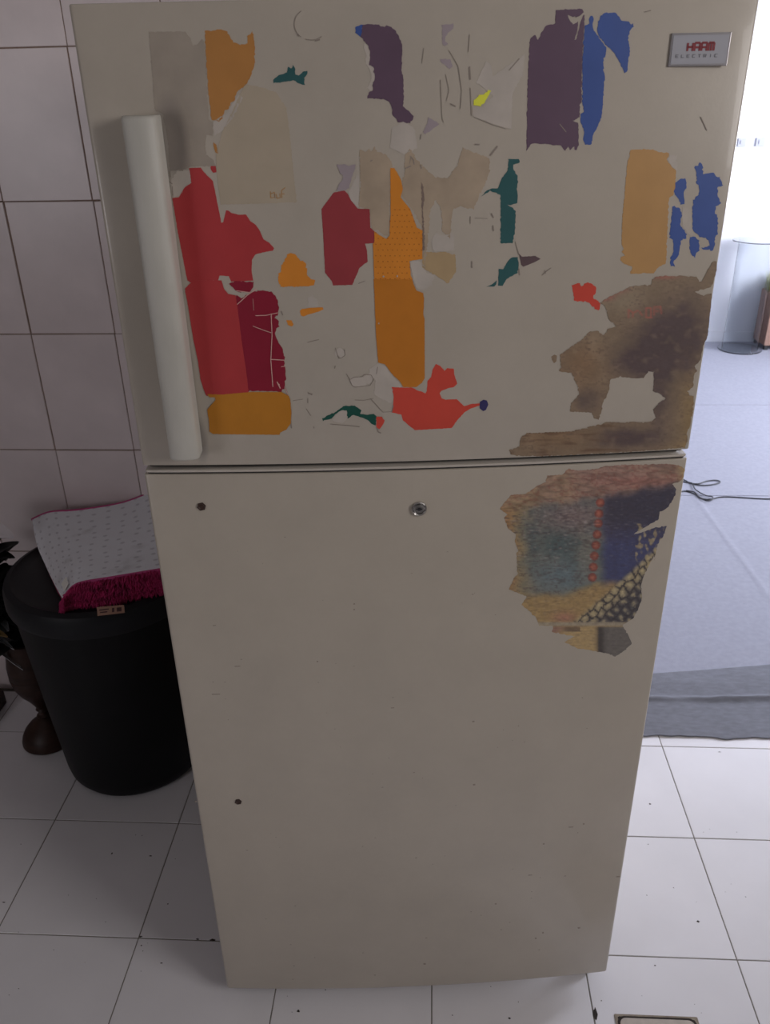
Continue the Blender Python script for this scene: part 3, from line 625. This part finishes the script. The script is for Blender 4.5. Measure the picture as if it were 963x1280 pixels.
# picture sheets, colour print as vertex colours --------------------------------
def nz(x, y, s, sx=1, sy=1, o=0): return noise.noise(Vector((x/s*sx, y/s*sy, o)))
def mixc(a, b, t): t = max(0, min(1, t)); return tuple(p+(q-p)*t for p, q in zip(a, b))
def sm(a, b, x): t = max(0, min(1, (x-a)/(b-a))); return t*t*(3-2*t)
RED_L = [((786, 387), (786, 397)), ((786, 387), (792, 391)), ((792, 391), (798, 388)), ((792, 391), (791, 396)), ((800, 390), (803, 394)), ((808, 385), (808, 397)), ((808, 385), (814, 385)), ((814, 385), (814, 397)), ((809, 397), (815, 397)), ((818, 384), (818, 394)), ((818, 384), (825, 384)), ((818, 389), (823, 389)), ((826, 383), (827, 392))]
def seg_d(x, y, s):
    (ax, ay), (bx, by) = s; dx, dy = bx-ax, by-ay; t = max(0, min(1, ((x-ax)*dx+(y-ay)*dy)/(dx*dx+dy*dy+1e-9))); return math.hypot(x-ax-dx*t, y-ay-dy*t)
def col1(x, y):
    tan_ = (104, 87, 71); c = tan_
    n1 = nz(x, y, 26, o=1)+.5*nz(x, y, 11, o=2); n2 = nz(x, y, 5, 1, 3.2, 3)+.6*nz(x, y, 2.2, 1, 2, 4)
    def blob(cx, cy, rx, ry): return math.exp(-(((x-cx)/rx)**2+((y-cy)/ry)**2))
    c = mixc(c, (116, 102, 85), blob(775, 372, 30, 18)*.8+blob(745, 430, 30, 25)*.2)
    c = mixc(c, (108, 84, 64), blob(728, 455, 28, 30)*.9)
    d = blob(835, 430, 38, 42)*1.1+blob(800, 450, 34, 22)*.7+blob(865, 395, 18, 30)*.5+blob(735, 500, 16, 14)*.5+blob(825, 500, 16, 40)*.5+blob(780, 548, 40, 12)*1.0+blob(860, 440, 14, 20)*.4
    c = mixc(c, (68, 55, 55), d*1.3*(1+.6*n1)-.06)
    c = mixc(c, (118, 96, 66), blob(862, 520, 12, 60)*.7+blob(860, 560, 25, 8)*.6)
    c = mixc(c, (126, 110, 92), max(0, n1-.45)*.4)
    c = mixc(c, (126, 78, 68), sm(.0, 1, blob(765, 362, 20, 6)+blob(755, 372, 14, 5)+blob(830, 346, 20, 4)*.8)*.85)
    edge = blob(690, 545, 60, 18)
    c = mixc(c, (106, 84, 64), edge*.9)
    if y > 530: c = mixc(c, (84, 62, 48), sm(.1, .5, nz(x, y, 9, .35, 2.2, 7))*.8*(1-sm(760, 800, x)))
    rg = max(0, 1-abs(nz(x, y, 13, .55, 1.7, 41)+.4*nz(x, y, 4, .6, 1.6, 42))*9); pk = nz(x, y, 12, .9, 1.3, 43)+.4*nz(x, y, 5, 1, 1.3, 44)
    c = mixc(c, (64, 50, 46), rg*.45*(.6+n1)); c = mixc(c, (70, 58, 58), max(0, pk)*1.2*d) if d > .15 else c; c = mixc(c, (124, 106, 86), max(0, -pk-.2)*.6)
    c = tuple(v*.90*(1+.05*n2+.07*n1) for v in c)
    dd = min(seg_d(x, y, s) for s in RED_L)
    if dd < 1.6: c = mixc(c, (124, 66, 58), (1.6-dd)*.55)
    return ink(*[max(8, min(200, v)) for v in c])
P1 = PXL(('J', '65,350 130,310 230,265 280,230 360,225 400,215 420,225 445,215 455,180 490,155 560,150 650,150 790,155 810,195 830,190 870,110 910,45 940,40 942,90 915,200 895,235 840,250 775,270 810,285 845,300 900,280 905,320 890,450 870,620'),
         ('K', '960,150 945,240 905,280 925,300 905,330 900,400 865,430 880,455 905,460 900,540 880,640 860,680 865,720 850,768 600,788 300,806 0,818'),
         ('K9', '110,803 60,797 55,780 95,765 100,730 125,712 200,708 290,705 370,690'),
         ('K', '260,645 340,630 380,612 480,620 540,612 600,620 650,610 675,590 660,540 690,500 735,475 695,440 660,430 665,310 630,310 600,350 540,350 460,340 400,360 395,420 370,470 355,500 350,545 330,600 300,590 290,558 160,550 165,500 215,450 205,400 170,320 90,305 105,290 98,210 170,160 240,110 275,70 330,65 355,90 365,90 385,55 435,40'),
         ('J', '185,530 125,470 105,380'))
o = film('torn_picture', P1, M_print, fd, 1, .5, 1.7, col1); o['label'] = 'large torn brown picture sheet at the lower right'
o = film('torn_picture', PXL(('K', '45,220 65,208 80,215 75,250 62,260 50,240')), M_print, fd, 0, .3, 2, col1)
DOTS = PXL(('L', '503,205 497,258 493,305 488,358 482,410 475,462'), ('M', '470,72 465,122'))
def col2(x, y):
    n1 = nz(x, y, 24, o=11)+.5*nz(x, y, 10, o=12); n2 = nz(x, y, 6, .8, 3, 13)+.6*nz(x, y, 2.5, .8, 2.4, 14); n3 = nz(x, y, 2.0, o=15)
    # water, teal to navy
    c = mixc((92, 88, 80), (74, 78, 76), sm(-.4, .4, n1)); 
    c = mixc(c, (60, 70, 70), math.exp(-((x-695)/28)**2-((y-675)/24)**2)*.8); c = mixc(c, (82, 92, 96), math.exp(-((x-700)/38)**2-((y-722)/22)**2)*.8)
    tn = sm(748, 762, x+4*n1); nav = mixc((54, 55, 80), (56, 56, 84), sm(700, 660, y)); c = mixc(c, nav, tn)
    # mauve and charcoal along the top
    c = mixc(c, (98, 84, 82), math.exp(-((x-718)/44)**2-((y-645)/20)**2)*.95)
    c = mixc(c, (50, 46, 54), sm(690, 640, y)*sm(745, 765, x)*.9)
    # left sandy border
    c = mixc(c, (116, 100, 74), sm(672, 640, x+8*n1)); c = mixc(c, (124, 92, 62), sm(655, 630, x+6*n1))
    # upper earth band
    yb = 632-.12*(x-660) if x < 740 else 622-.17*(x-740)
    t = sm(yb+9, yb-7, y+4*n1); band = mixc((124, 102, 80), (120, 94, 84), sm(640, 760, x)+.4*n1); band = mixc(band, (122, 82, 74), .8*math.exp(-((x-800)/50)**2-((y-602)/6)**2)); c = mixc(c, band, t)
    if t > .5: c = tuple(v*(1-.35*sm(.25, .5, abs(nz(x, y, 14, .5, 1.8, 19))*-1+.5)*.5) for v in c)
    c = mixc(c, (128, 108, 82), sm(842, 856, x)*sm(612, 600, y))
    # yellow sand low down
    ys = 742-sm(700, 760, x)*14; c = mixc(c, (126, 102, 68), sm(ys-6, ys+8, y+5*n1)*.95)
    c = mixc(c, (128, 88, 76), math.exp(-((x-706)/14)**2-((y-772)/7)**2)*.8)
    # pineapple
    yp = 776-(x-716)*.86 if x < 760 else 738-(x-760)*.92
    if x > 716 and y > yp-2 and y < 781 and not (x < 792 and y < 672):
        dx = (x-760)*.70+(y-740)*-.71; dy = (x-760)*.71+(y-740)*.70
        dx += 4*nz(x, y, 16, o=61); dy += 4*nz(x, y, 16, o=62); u = dx/12.5; v = dy/9.5; iu = math.floor(v); uu = u+(.5 if iu % 2 else 0)
        fu = uu-math.floor(uu)-.5; fv = v-iu-.5; e = max(abs(fu), abs(fv))+.1*n3
        near = sm(yp-2, yp+8, y); depth = sm(yp+12, yp+38, y)
        cell = mixc((142, 126, 94), (60, 56, 58), depth*.75+.25*sm(.05, .25, math.hypot(fu, fv+.1)))
        star = sm(.34, .10, math.hypot(fu, fv*.8+.25*n3)+.10*n3)*(.8+.5*n1); cell = mixc(cell, (140, 126, 98), star*.8)
        cell = mixc(cell, (48, 44, 46), sm(.36, .46, e)); c = mixc(c, cell, near)
    if x > 795 and 655 < y < 705:
        c = mixc(c, (134, 118, 88), sm(.0, .3, nz(x, y, 7, 1.5, 1, 31))*.8)
    # crease and the bottom flaps
    if y > 776:
        c = mixc(c, (120, 108, 92), sm(776, 779, y)*(1-sm(781, 784, y)))
    if y > 782:
        f = (132, 110, 78) if x < 748 else (82, 76, 72)
        f = mixc(f, (112, 84, 72), sm(722, 700, x+(y-782)*1.5)); f = mixc(f, (50, 44, 42), math.exp(-((x-751)/5)**2)*.8); 
        if x < 725 and y < 790: f = mixc(f, (60, 48, 44), sm(700, 712, x)*.6)
        c = mixc(c, f, sm(782, 785, y))
    for dx_, dy_ in DOTS:
        d = math.hypot(x-dx_, y-dy_)
        if d < 6.5: c = mixc(c, mixc((136, 76, 60), (100, 50, 44), sm(1, 5, d)), sm(6.2, 4.8, d)*.9)
    rg = max(0, 1-abs(nz(x, y, 12, .5, 1.9, 51)+.35*nz(x, y, 4, .6, 1.8, 52))*8)
    if y < 780: c = mixc(c, (58, 44, 44) if t < .5 else (92, 50, 44), rg*(.45 if x < 745 or t > .3 else .2)*(1-sm(738, 748, y)*.6))
    sp = nz(x, y, 3.2, .5, 2.2, 55); c = mixc(c, (128, 116, 112), max(0, sp-.22)*1.3*(1 if y < 700 else .3)*(1 if x < 750 else .35)*(1-t*.7)); c = mixc(c, (52, 46, 52), max(0, -sp-.15)*1.2*(1 if y < 690 else .3)*(1-t*.7))
    c = tuple(v*.95*(1+.10*n2+.05*n3) for v in c)
    return ink(*[max(8, min(200, v)) for v in c])
P2 = PXL(('L', '20,235 45,200 75,168 150,160 200,125 240,105 248,75 320,70 350,42 390,50 480,45 520,30 640,22 770,20 830,18 880,25 910,45 905,80 885,105 850,115 870,140 855,190 820,235 790,250 785,285 665,355 700,350 770,325 825,318 810,360 785,400 770,440 765,482'),
         ('M', '770,10 740,60 720,100 700,160 705,220 685,280 660,320 610,355 640,400 655,440 620,475 575,505 545,490 500,480 400,465 330,435 380,405 270,385 280,355 210,355 190,310 125,255 150,215 65,180 90,120 105,110 100,0'),
         ('L', '110,440 95,400 95,355 60,330 40,280 55,262'))
o = film('torn_picture', P2, M_print, ld, 0, .45, 1.5, col2); o['label'] = 'torn colour picture with a pineapple and a row of red beads'

# ---------------------------------------------------------------- bin
BX, BY = -1.37, .54
bin_ = thing('trash_bin', 'black round plastic bin with a lid, left of the refrigerator', 'bin', (BX, BY, 0))
bm = bmesh.new()
lathe(bm, [(0, .001), (.150, .001), (.166, .006), (.174, .018), (.178, .04), (.196, .27), (.212, .50), (.214, .535), (.205, .535), (.20, .50), (0, .49)], n=72)
obj('body', bm, M_binblack, bin_, smooth=40)
bm = bmesh.new()
lathe(bm, [(.2155, .512), (.222, .510), (.2245, .518), (.2235, .550), (.219, .562), (.205, .568), (.195, .563), (.17, .566), (.09, .570), (0, .572), (0, .562), (.2155, .545), (.2155, .512)], n=72)
obj('lid', bm, M_lid, bin_, smooth=40)
# price label on the bin wall, curved with it
def on_cyl(px, py, rad):
    d = ray(px, py); a = d.x**2+d.y**2; ox, oy = CX-BX, CY-BY; b = 2*(ox*d.x+oy*d.y); c = ox*ox+oy*oy-rad*rad
    t = (-b-math.sqrt(max(0, b*b-4*a*c)))/(2*a); return O+d*t
def cyl_patch(name, quad, rad, m, mats_col=None, n=8, thick=.0004):
    bm = bmesh.new(); off = Vector((BX, BY, 0)); g = []
    for r_, th in ((rad+thick, 0), (rad, 1)):
        gg = []
        for j in (0, 1):
            gg.append([bm.verts.new(on_cyl(quad[0 if j == 0 else 3][0]+(quad[1 if j == 0 else 2][0]-quad[0 if j == 0 else 3][0])*i/n, quad[0 if j == 0 else 3][1]+(quad[1 if j == 0 else 2][1]-quad[0 if j == 0 else 3][1])*i/n, r_)-off) for i in range(n+1)])
        g.append(gg)
    for i in range(n):
        bm.faces.new((g[0][0][i], g[0][1][i], g[0][1][i+1], g[0][0][i+1])); bm.faces.new((g[1][0][i], g[1][0][i+1], g[1][1][i+1], g[1][1][i]))
        bm.faces.new((g[0][0][i], g[0][0][i+1], g[1][0][i+1], g[1][0][i])); bm.faces.new((g[0][1][i+1], g[0][1][i], g[1][1][i], g[1][1][i+1]))
    bmesh.ops.recalc_face_normals(bm, faces=bm.faces[:])
    return bm
o = obj('label', cyl_patch('label', [(121, 759), (155, 756), (156, 766), (122, 770)], .2250, M_price), M_price, bin_); o['label'] = 'small pale orange price label on the lid rim'
M_ptext = mat('price_print', (.06, .02, .02), .6)
for qd in ([(124, 762), (136, 760.5), (136, 762), (124, 763.5)], [(125, 765), (134, 764), (134, 765.5), (125, 766.5)], [(140, 760), (143, 759.7), (143, 765), (140, 765.3)], [(146, 759.5), (152, 759), (152, 764), (146, 764.6)]):
    obj('print_mark', cyl_patch('p', qd, .2256, M_ptext, n=2, thick=.0002), M_ptext, bin_)

# ---------------------------------------------------------------- bath mat folded on the bin
def mat_edge_curves():
    back = [(40, 649), (62, 640), (100, 637), (150, 629), (187, 616), (225, 602)]
    front = [(79, 749), (86, 738), (100, 728), (140, 721), (200, 711), (240, 704)]
    left = [(40, 649), (46, 680), (57, 706), (68, 729), (79, 749)]
    cb = crom([(a, b, 0) for a, b in back], 10); cf = crom([(a, b, 0) for a, b in front], 10); cl = crom([(a, b, 0) for a, b in left], 10)
    return cb, cf, cl
cb, cf, cl = mat_edge_curves(); NU = len(cb)-1; NV = len(cl)-1
def samp(cv, t): t = max(0, min(1, t))*(len(cv)-1); i = int(t); i = min(i, len(cv)-2); return cv[i].lerp(cv[i+1], t-i)
def mat_pt(u, v, dz=0):
    b = samp(cb, u); f = samp(cf, u); l = samp(cl, v); l0 = cl[0].lerp(cl[-1], v); P = b.lerp(f, v)+(l-l0)*(1-u)**2
    z = .600+.045*u*(1-v)+.030*u*v - .010*max(0, v-.75)*4*(1-u)**3 + .003*math.sin(7*u+3*v) + .0015*nz(u*10, v*10, 1)
    p = on_z(P.x, P.y, z); return Vector((p.x, p.y, z+dz))
bath = thing('bath_mat', 'bath mat folded pile side in, white speckled backing up, lying on the black bin', 'mat', tuple(mat_pt(.5, .5, -.025)))
bl = Vector(bath.location)
NUu, NVv = 60, 40
bm = bmesh.new(); uvl = bm.loops.layers.uv.new('UVMap')
top = [[bm.verts.new(mat_pt(i/NUu, j/NVv)-bl) for j in range(NVv+1)] for i in range(NUu+1)]
bot = [[bm.verts.new(mat_pt(i/NUu, j/NVv, -.004)-bl) for j in range(NVv+1)] for i in range(NUu+1)]
uvm = {}
for i in range(NUu+1):
    for j in range(NVv+1): uvm[top[i][j]] = (i/NUu, j/NVv); uvm[bot[i][j]] = (i/NUu, j/NVv)
for i in range(NUu):
    for j in range(NVv):
        bm.faces.new((top[i][j], top[i][j+1], top[i+1][j+1], top[i+1][j])); bm.faces.new((bot[i][j], bot[i+1][j], bot[i+1][j+1], bot[i][j+1]))
ring_t = [top[i][0] for i in range(NUu+1)]+[top[NUu][j] for j in range(1, NVv+1)]+[top[i][NVv] for i in range(NUu-1, -1, -1)]+[top[0][j] for j in range(NVv-1, 0, -1)]
ring_b = [bot[i][0] for i in range(NUu+1)]+[bot[NUu][j] for j in range(1, NVv+1)]+[bot[i][NVv] for i in range(NUu-1, -1, -1)]+[bot[0][j] for j in range(NVv-1, 0, -1)]
for k in range(len(ring_t)):
    bm.faces.new((ring_t[k], ring_t[(k+1) % len(ring_t)], ring_b[(k+1) % len(ring_t)], ring_b[k]))
for f in bm.faces:
    for l in f.loops: l[uvl].uv = uvm[l.vert]
bmesh.ops.recalc_face_normals(bm, faces=bm.faces[:])
obj('backing', bm, M_cloth, bath, smooth=60)
bm = bmesh.new()
tube(bm, [mat_pt(u/40, 0, -.001)-bl for u in range(41)], .0034); obj('binding', bm, M_pink, bath, smooth='all'); bm = bmesh.new(); tube(bm, [mat_pt(u/40, 1, -.003)-bl for u in range(41)], .0044)
obj('binding', bm, M_pink, bath, smooth='all')
# shaggy pile: lumpy body under the backing plus tufts along the open edges
bm = bmesh.new(); G1 = []; G2 = []
def pile_pt(i, j, low):
    u = .035+.965*i/50; v = j/34; p = mat_pt(u, min(1, v), -.005)
    k = nz(u*30, v*30, 1.2)*.003
    if low:
        zf = .5745+.004*nz(u*20, v*20, 1); p.z = min(p.z-.006, zf+k*.3) 
    return p-bl
for i in range(51):
    G1.append([bm.verts.new(pile_pt(i, j, 0)) for j in range(35)]); G2.append([bm.verts.new(pile_pt(i, j, 1)) for j in range(35)])
for i in range(50):
    for j in range(34): bm.faces.new((G1[i][j], G1[i][j+1], G1[i+1][j+1], G1[i+1][j])); bm.faces.new((G2[i][j], G2[i+1][j], G2[i+1][j+1], G2[i][j+1]))
    bm.faces.new((G1[i][0], G1[i+1][0], G2[i+1][0], G2[i][0])); bm.faces.new((G1[i+1][34], G1[i][34], G2[i][34], G2[i+1][34]))
for j in range(34): bm.faces.new((G1[0][j+1], G1[0][j], G2[0][j], G2[0][j+1])); bm.faces.new((G1[50][j], G1[50][j+1], G2[50][j+1], G2[50][j]))
bmesh.ops.recalc_face_normals(bm, faces=bm.faces[:])
random.seed(5)
def tuft(p, d, ln, r):
    d = d.normalized(); a = d.cross(Vector((.3, .2, 1))).normalized(); b = d.cross(a); mid = p+d*ln*.6+Vector((0, 0, -ln*.18)); tip = p+d*ln+Vector((0, 0, -ln*.5))
    rings = [[bm.verts.new(q+(a*math.cos(2*PI*k/4)+b*math.sin(2*PI*k/4))*rr) for k in range(4)] for q, rr in ((p, r), (mid, r*1.1))]; t_ = bm.verts.new(tip)
    for k in range(4): bm.faces.new((rings[0][k], rings[0][(k+1) % 4], rings[1][(k+1) % 4], rings[1][k])); bm.faces.new((rings[1][k], rings[1][(k+1) % 4], t_))
for k in range(7000):
    u = random.random()**1.05; h = random.random()
    p = mat_pt(u, 1, 0); zl = .566; p.z = (p.z-.004)*(h)+zl*(1-h)+.004
    q = math.sin(PI*min(1, max(0, (u+.05)/.85)))
    if random.random() < .55: p.y -= .030*q*(1-h*.6); p.z -= .024*q*(1-h)
    if (p.x-BX)**2+(p.y-BY)**2 < .226**2 and p.z < .573: p.z = .573+.003*random.random()
    tuft(p-bl, Vector((random.uniform(-.6, .5), -1, random.uniform(-.5, .3))), random.uniform(.007, .016), random.uniform(.0009, .0018))
po = obj('pile', bm, M_pile, bath, smooth='all'); po['kind'] = 'stuff'
a_, b_, c_, d_ = [mat_pt(u, v, .0035)-bl for u, v in ((.11, .845), (.225, .825), (.225, .93), (.11, .955))]
bm = bmesh.new(); vt = [bm.verts.new(p) for p in (a_, b_, c_, d_)]; vb = [bm.verts.new(p-Vector((0, 0, .001))) for p in (a_, b_, c_, d_)]
bm.faces.new(vt); bm.faces.new(vb[::-1])
for k in range(4): bm.faces.new((vt[k], vb[k], vb[(k+1) % 4], vt[(k+1) % 4]))
bmesh.ops.recalc_face_normals(bm, faces=bm.faces[:]); o = obj('care_tag', bm, M_tagwhite, bath); o['label'] = 'small white cloth tag'

# ---------------------------------------------------------------- pedestal vase with artificial leaves, left of the bin
VX, VY = -1.628, .578
vase = thing('pedestal_vase', 'dark turned wooden goblet vase on a round foot, left of the black bin', 'vase', (VX, VY, 0))
bm = bmesh.new()
lathe(bm, [(0, .001), (.066, .001), (.070, .005), (.0695, .012), (.066, .024), (.058, .039), (.046, .053), (.030, .066), (.016, .078)], n=48); obj('foot', bm, M_wood, vase, smooth=40)
bm = bmesh.new(); lathe(bm, [(.0165, .0781), (.019, .084), (.013, .089), (.0125, .099), (.018, .104), (.014, .109)], n=40); obj('stem', bm, M_wood, vase, smooth=40)
bm = bmesh.new(); lathe(bm, [(.014, .1091), (.020, .122), (.030, .142), (.045, .165), (.055, .188), (.059, .208), (.0605, .218), (.0590, .221), (.0605, .225), (.060, .255), (.055, .285), (.050, .31), (.054, .33), (.048, .331), (.044, .31), (.05, .27), (.045, .2), (0, .17)], n=48); obj('bowl', bm, M_wood, vase, smooth=40)
plant = thing('artificial_plant', 'bunch of black and metallic artificial leaves standing in the wooden vase', 'plant', (VX, VY, .2))
def leaf(name, base, tip, wid, m, droop=.02, lab=None):
    base = Vector(base); tip = Vector(tip); d = tip-base; s = d.cross(Vector((0, 0, 1))); s = s.normalized() if s.length > 1e-4 else Vector((1, 0, 0)); n = s.cross(d).normalized()
    bm = bmesh.new(); R = []; N = 9
    for i in range(N+1):
        t = i/N; w_ = wid*math.sin(PI*min(1, t*.93+.05))**.8; c = base+d*t+n*(droop*math.sin(PI*t))
        R.append([c-s*w_+n*w_*.25, c, c+s*w_+n*w_*.25])
    T = [[bm.verts.new(p) for p in r] for r in R]; B = [[bm.verts.new(p-n*.0012) for p in r] for r in R]
    for i in range(N):
        for k in (0, 1): bm.faces.new((T[i][k], T[i][k+1], T[i+1][k+1], T[i+1][k])); bm.faces.new((B[i][k], B[i+1][k], B[i+1][k+1], B[i][k+1]))
        bm.faces.new((T[i][0], T[i+1][0], B[i+1][0], B[i][0])); bm.faces.new((T[i+1][2], T[i][2], B[i][2], B[i+1][2]))
    bm.faces.new((T[0][0], B[0][0], B[0][1], T[0][1])); bm.faces.new((T[0][1], B[0][1], B[0][2], T[0][2])); bm.faces.new((T[N][0], T[N][1], B[N][1], B[N][0])); bm.faces.new((T[N][1], T[N][2], B[N][2], B[N][1]))
    bmesh.ops.recalc_face_normals(bm, faces=bm.faces[:]); o = obj(name, bm, m, plant, smooth=60)
    if lab: o['label'] = lab
    return o
bm = bmesh.new(); tube(bm, [(0, 0, -.025), (-.02, 0, .12), (-.05, .01, .3), (-.07, .01, .40)], .006); obj('stem', bm, M_leaf, plant, smooth='all')
random.seed(3)
for k in range(78):
    h = .10+.26*k/78; c = Vector((-.02-.12*(h-.1), .005, h)); a = random.uniform(0, 2*PI); L_ = random.uniform(.06, .10)
    tp = c+Vector((math.cos(a)*L_, math.sin(a)*L_, random.uniform(-.03, .05)))
    tp.x = min(tp.x, .016 if h > .1 else .04); tp.y = min(tp.y, .16)
    leaf('leaf', c, tp, random.uniform(.018, .030), M_leaf, random.uniform(0, .02))
leaf('leaf', (-.12, -.02, .415), (.044, -.016, .425), .050, M_silver, .016, 'broad silvery foil leaf at the top')
leaf('leaf', (-.12, -.07, .222), (.022, -.105, .205), .015, M_gold, .006, 'gold leaf')
leaf('leaf', (-.07, -.03, .12), (.012, -.062, .075), .006, M_silver, .004, 'thin silvery leaf')
leaf('leaf', (-.08, -.02, .16), (.002, -.06, .135), .006, M_silver, .004, 'thin silvery leaf')
for a, b in (((-.05, 0, .33), (-.018, -.03, .36)), ((-.05, 0, .20), (.0, -.06, .19))): leaf('leaf', a, b, .008, M_silver, .004)
# furniture foot at the left frame edge
ft = bmesh.new(); box(ft, -1.99, -1.815, .60, .72, .001, .045, bev=.004); 
tag(obj('wooden_block', ft, M_wood), 'dark wooden block on the floor at the left edge, beside the vase foot', 'block')

# ---------------------------------------------------------------- floor drain in front of the refrigerator
dr = thing('floor_drain', 'square beige floor cover with a dark broken rim, in front of the refrigerator', 'drain cover', (-.186, -.195, 0))
bm = bmesh.new()
def rsq(h, r, n=6, irr=0):
    P = []
    for q, (sx, sy) in enumerate(((1, 1), (-1, 1), (-1, -1), (1, -1))):
        for k in range(n+1):
            a = PI/2*q+PI/2*k/n; P.append((sx*(h-r)+r*math.cos(a)+random.uniform(-irr, irr), sy*(h-r)+r*math.sin(a)+random.uniform(-irr, irr)))
    return P
def prism(bm, P, z0, z1):
    a = [bm.verts.new((x, y, z0)) for x, y in P]; b = [bm.verts.new((x, y, z1)) for x, y in P]; n = len(P)
    for k in range(n): bm.faces.new((a[k], a[(k+1) % n], b[(k+1) % n], b[k]))
    bm.faces.new(a[::-1]); bm.faces.new(b)
prism(bm, rsq(.076, .002, 2), .0002, .0012); obj('frame', bm, mat('drain_mortar', (.30, .25, .19), .8, var=.3, vscale=80), dr)
bm = bmesh.new(); prism(bm, rsq(.0725, .012, 6, .0012), .0012, .0017); obj('rim', bm, M_dirt, dr)
bm = bmesh.new(); prism(bm, rsq(.068, .012), .0012, .0032); obj('plate', bm, M_drain, dr)
# crumbs and grime on the floor
bm = bmesh.new(); random.seed(9)
def blotch(x, y, r, ry=None, rot=0):
    P = []
    for k in range(10):
        a = 2*PI*k/10; q = random.uniform(.6, 1.1); u = math.cos(a)*r*q; v = math.sin(a)*(ry or r)*q; P.append((x+u*math.cos(rot)-v*math.sin(rot), y+u*math.sin(rot)+v*math.cos(rot)))
    prism(bm, P, .0002, .0006)
for px_, py_, r, ry in ((266, 1175, .007, .0028), (247, 1174, .004, .0018), (176, 1171, .004, .002), (177, 1182, .0018, None), (210, 1130, .0018, None), (5, 1128, .004, .0015), (373, 1264, .0032, .0028), (873, 1152, .0032, .0025), (813, 1005, .003, .002), (819, 1207, .002, .0015), (202, 1204, .003, .001), (140, 1067, .002, .003), (188, 1070, .004, .0015), (900, 940, .004, .001), (745, 1268, .004, .014), (637, 1273, .003, .002)):
    p = on_z(px_, py_, 0); blotch(p.x, p.y, r, ry)
for k in range(60):
    p = on_z(random.uniform(5, 955), random.uniform(1030, 1275), 0); blotch(p.x, p.y, random.uniform(.0005, .0012))
o = obj('dirt_specks', bm, M_dirt); o['kind'] = 'stuff'; tag(o, 'dark crumbs and grime specks scattered on the white floor tiles', 'dirt')

# ---------------------------------------------------------------- hall things
cx_, cy_ = 1.405, 4.36
st = thing('display_stand', 'clear acrylic round stand against the bright far wall', 'stand', (cx_, cy_, .0045))
bm = bmesh.new(); lathe(bm, [(0, .0002), (.135, .0002), (.137, .004), (.135, .008), (0, .008)], n=64); obj('base', bm, M_acr, st, smooth=40)
bm = bmesh.new(); lathe(bm, [(.108, .0085), (.112, .0085), (.112, .680), (.108, .680), (.108, .0085)], n=64); obj('tube', bm, M_acr, st, smooth=40)
bm = bmesh.new(); lathe(bm, [(0, .6805), (.150, .6805), (.152, .684), (.150, .689), (0, .689)], n=64); obj('top', bm, M_acr, st, smooth=40)
px0 = thing('planter', 'brown square planter by the far wall, right of the clear stand', 'planter', (1.632, 4.43, .0045))
bm = bmesh.new(); box(bm, -.085, .105, -.10, .10, .03, .36, bev=.004); obj('pot', bm, M_terra, px0)
for sx in (-.065, .085):
    for sy in (-.08, .08): obj('foot', (lambda b: (box(b, sx-.012, sx+.012, sy-.012, sy+.012, 0, .03), b)[1])(bmesh.new()), M_dark, px0)
gr = thing('dry_grass', 'pale yellow-green dry grass filling the brown planter', 'plant', (1.632, 4.43, .365))
bm = bmesh.new(); random.seed(4)
for k in range(420):
    b = Vector((random.uniform(-.075, .095), random.uniform(-.09, .09), -.003)); a = random.uniform(0, 2*PI); L_ = random.uniform(.05, .13)
    e = b+Vector((math.cos(a)*L_*.5, math.sin(a)*L_*.5, L_)); e.x = max(e.x, -.082); s = Vector((math.cos(a+1.5), math.sin(a+1.5), 0))*.003
    v = [bm.verts.new(p) for p in (b-s, b+s, b.lerp(e, .6)+s, e, b.lerp(e, .6)-s)]; bm.faces.new(v)
o = obj('blades', bm, M_straw, gr); o['kind'] = 'stuff'
for k, (u, sw) in enumerate(((1.275, .05), (1.385, .055))):
    bm = bmesh.new(); box(bm, u-sw/2, u+sw/2, HY-.010, HY, 1.215, 1.262, bev=.002); box(bm, u-.012, u+.004, HY-.014, HY-.009, 1.228, 1.25)
    tag(obj('wall_switch', bm, M_switch), ('pale switch plate on the bright far wall, the one nearer the refrigerator edge', 'pale switch plate on the bright far wall, the one nearer the right frame edge')[k], 'switch')
# cable on the carpet
def carpet_pts(L, z=.0075): return [(on_z(x, y, z)) for x, y in L]
cab = thing('cable', 'thin black cable with two loops lying on the grey carpet', 'cable', tuple(on_z(880, 615, .0075)))
cl_ = Vector(cab.location)
bm = bmesh.new()
tube(bm, [p-cl_ for p in crom(carpet_pts([(1010, 622.5), (980, 623.5), (955, 623.5), (930, 622), (912, 621), (900, 621.5), (888, 624), (878, 623), (868, 617), (858, 614), (852, 614.5), (845, 617)]), 8)], .0026)
tube(bm, [p-cl_ for p in crom(carpet_pts([(850, 602), (862, 603), (872, 606), (884, 606.5), (897, 604.5), (900.5, 602), (895, 600.3), (884, 601.3), (874, 604.5), (864, 604), (856, 600), (848, 598)], .0085), 8)], .0026)
tube(bm, [p-cl_ for p in crom(carpet_pts([(866, 604), (870, 612), (882, 619), (891, 621), (890, 625), (882, 625.5), (874, 621), (868, 615), (858, 613)], .010), 8)], .0024)
obj('cord', bm, M_cable, cab, smooth='all')
print('built', len(bpy.data.objects))
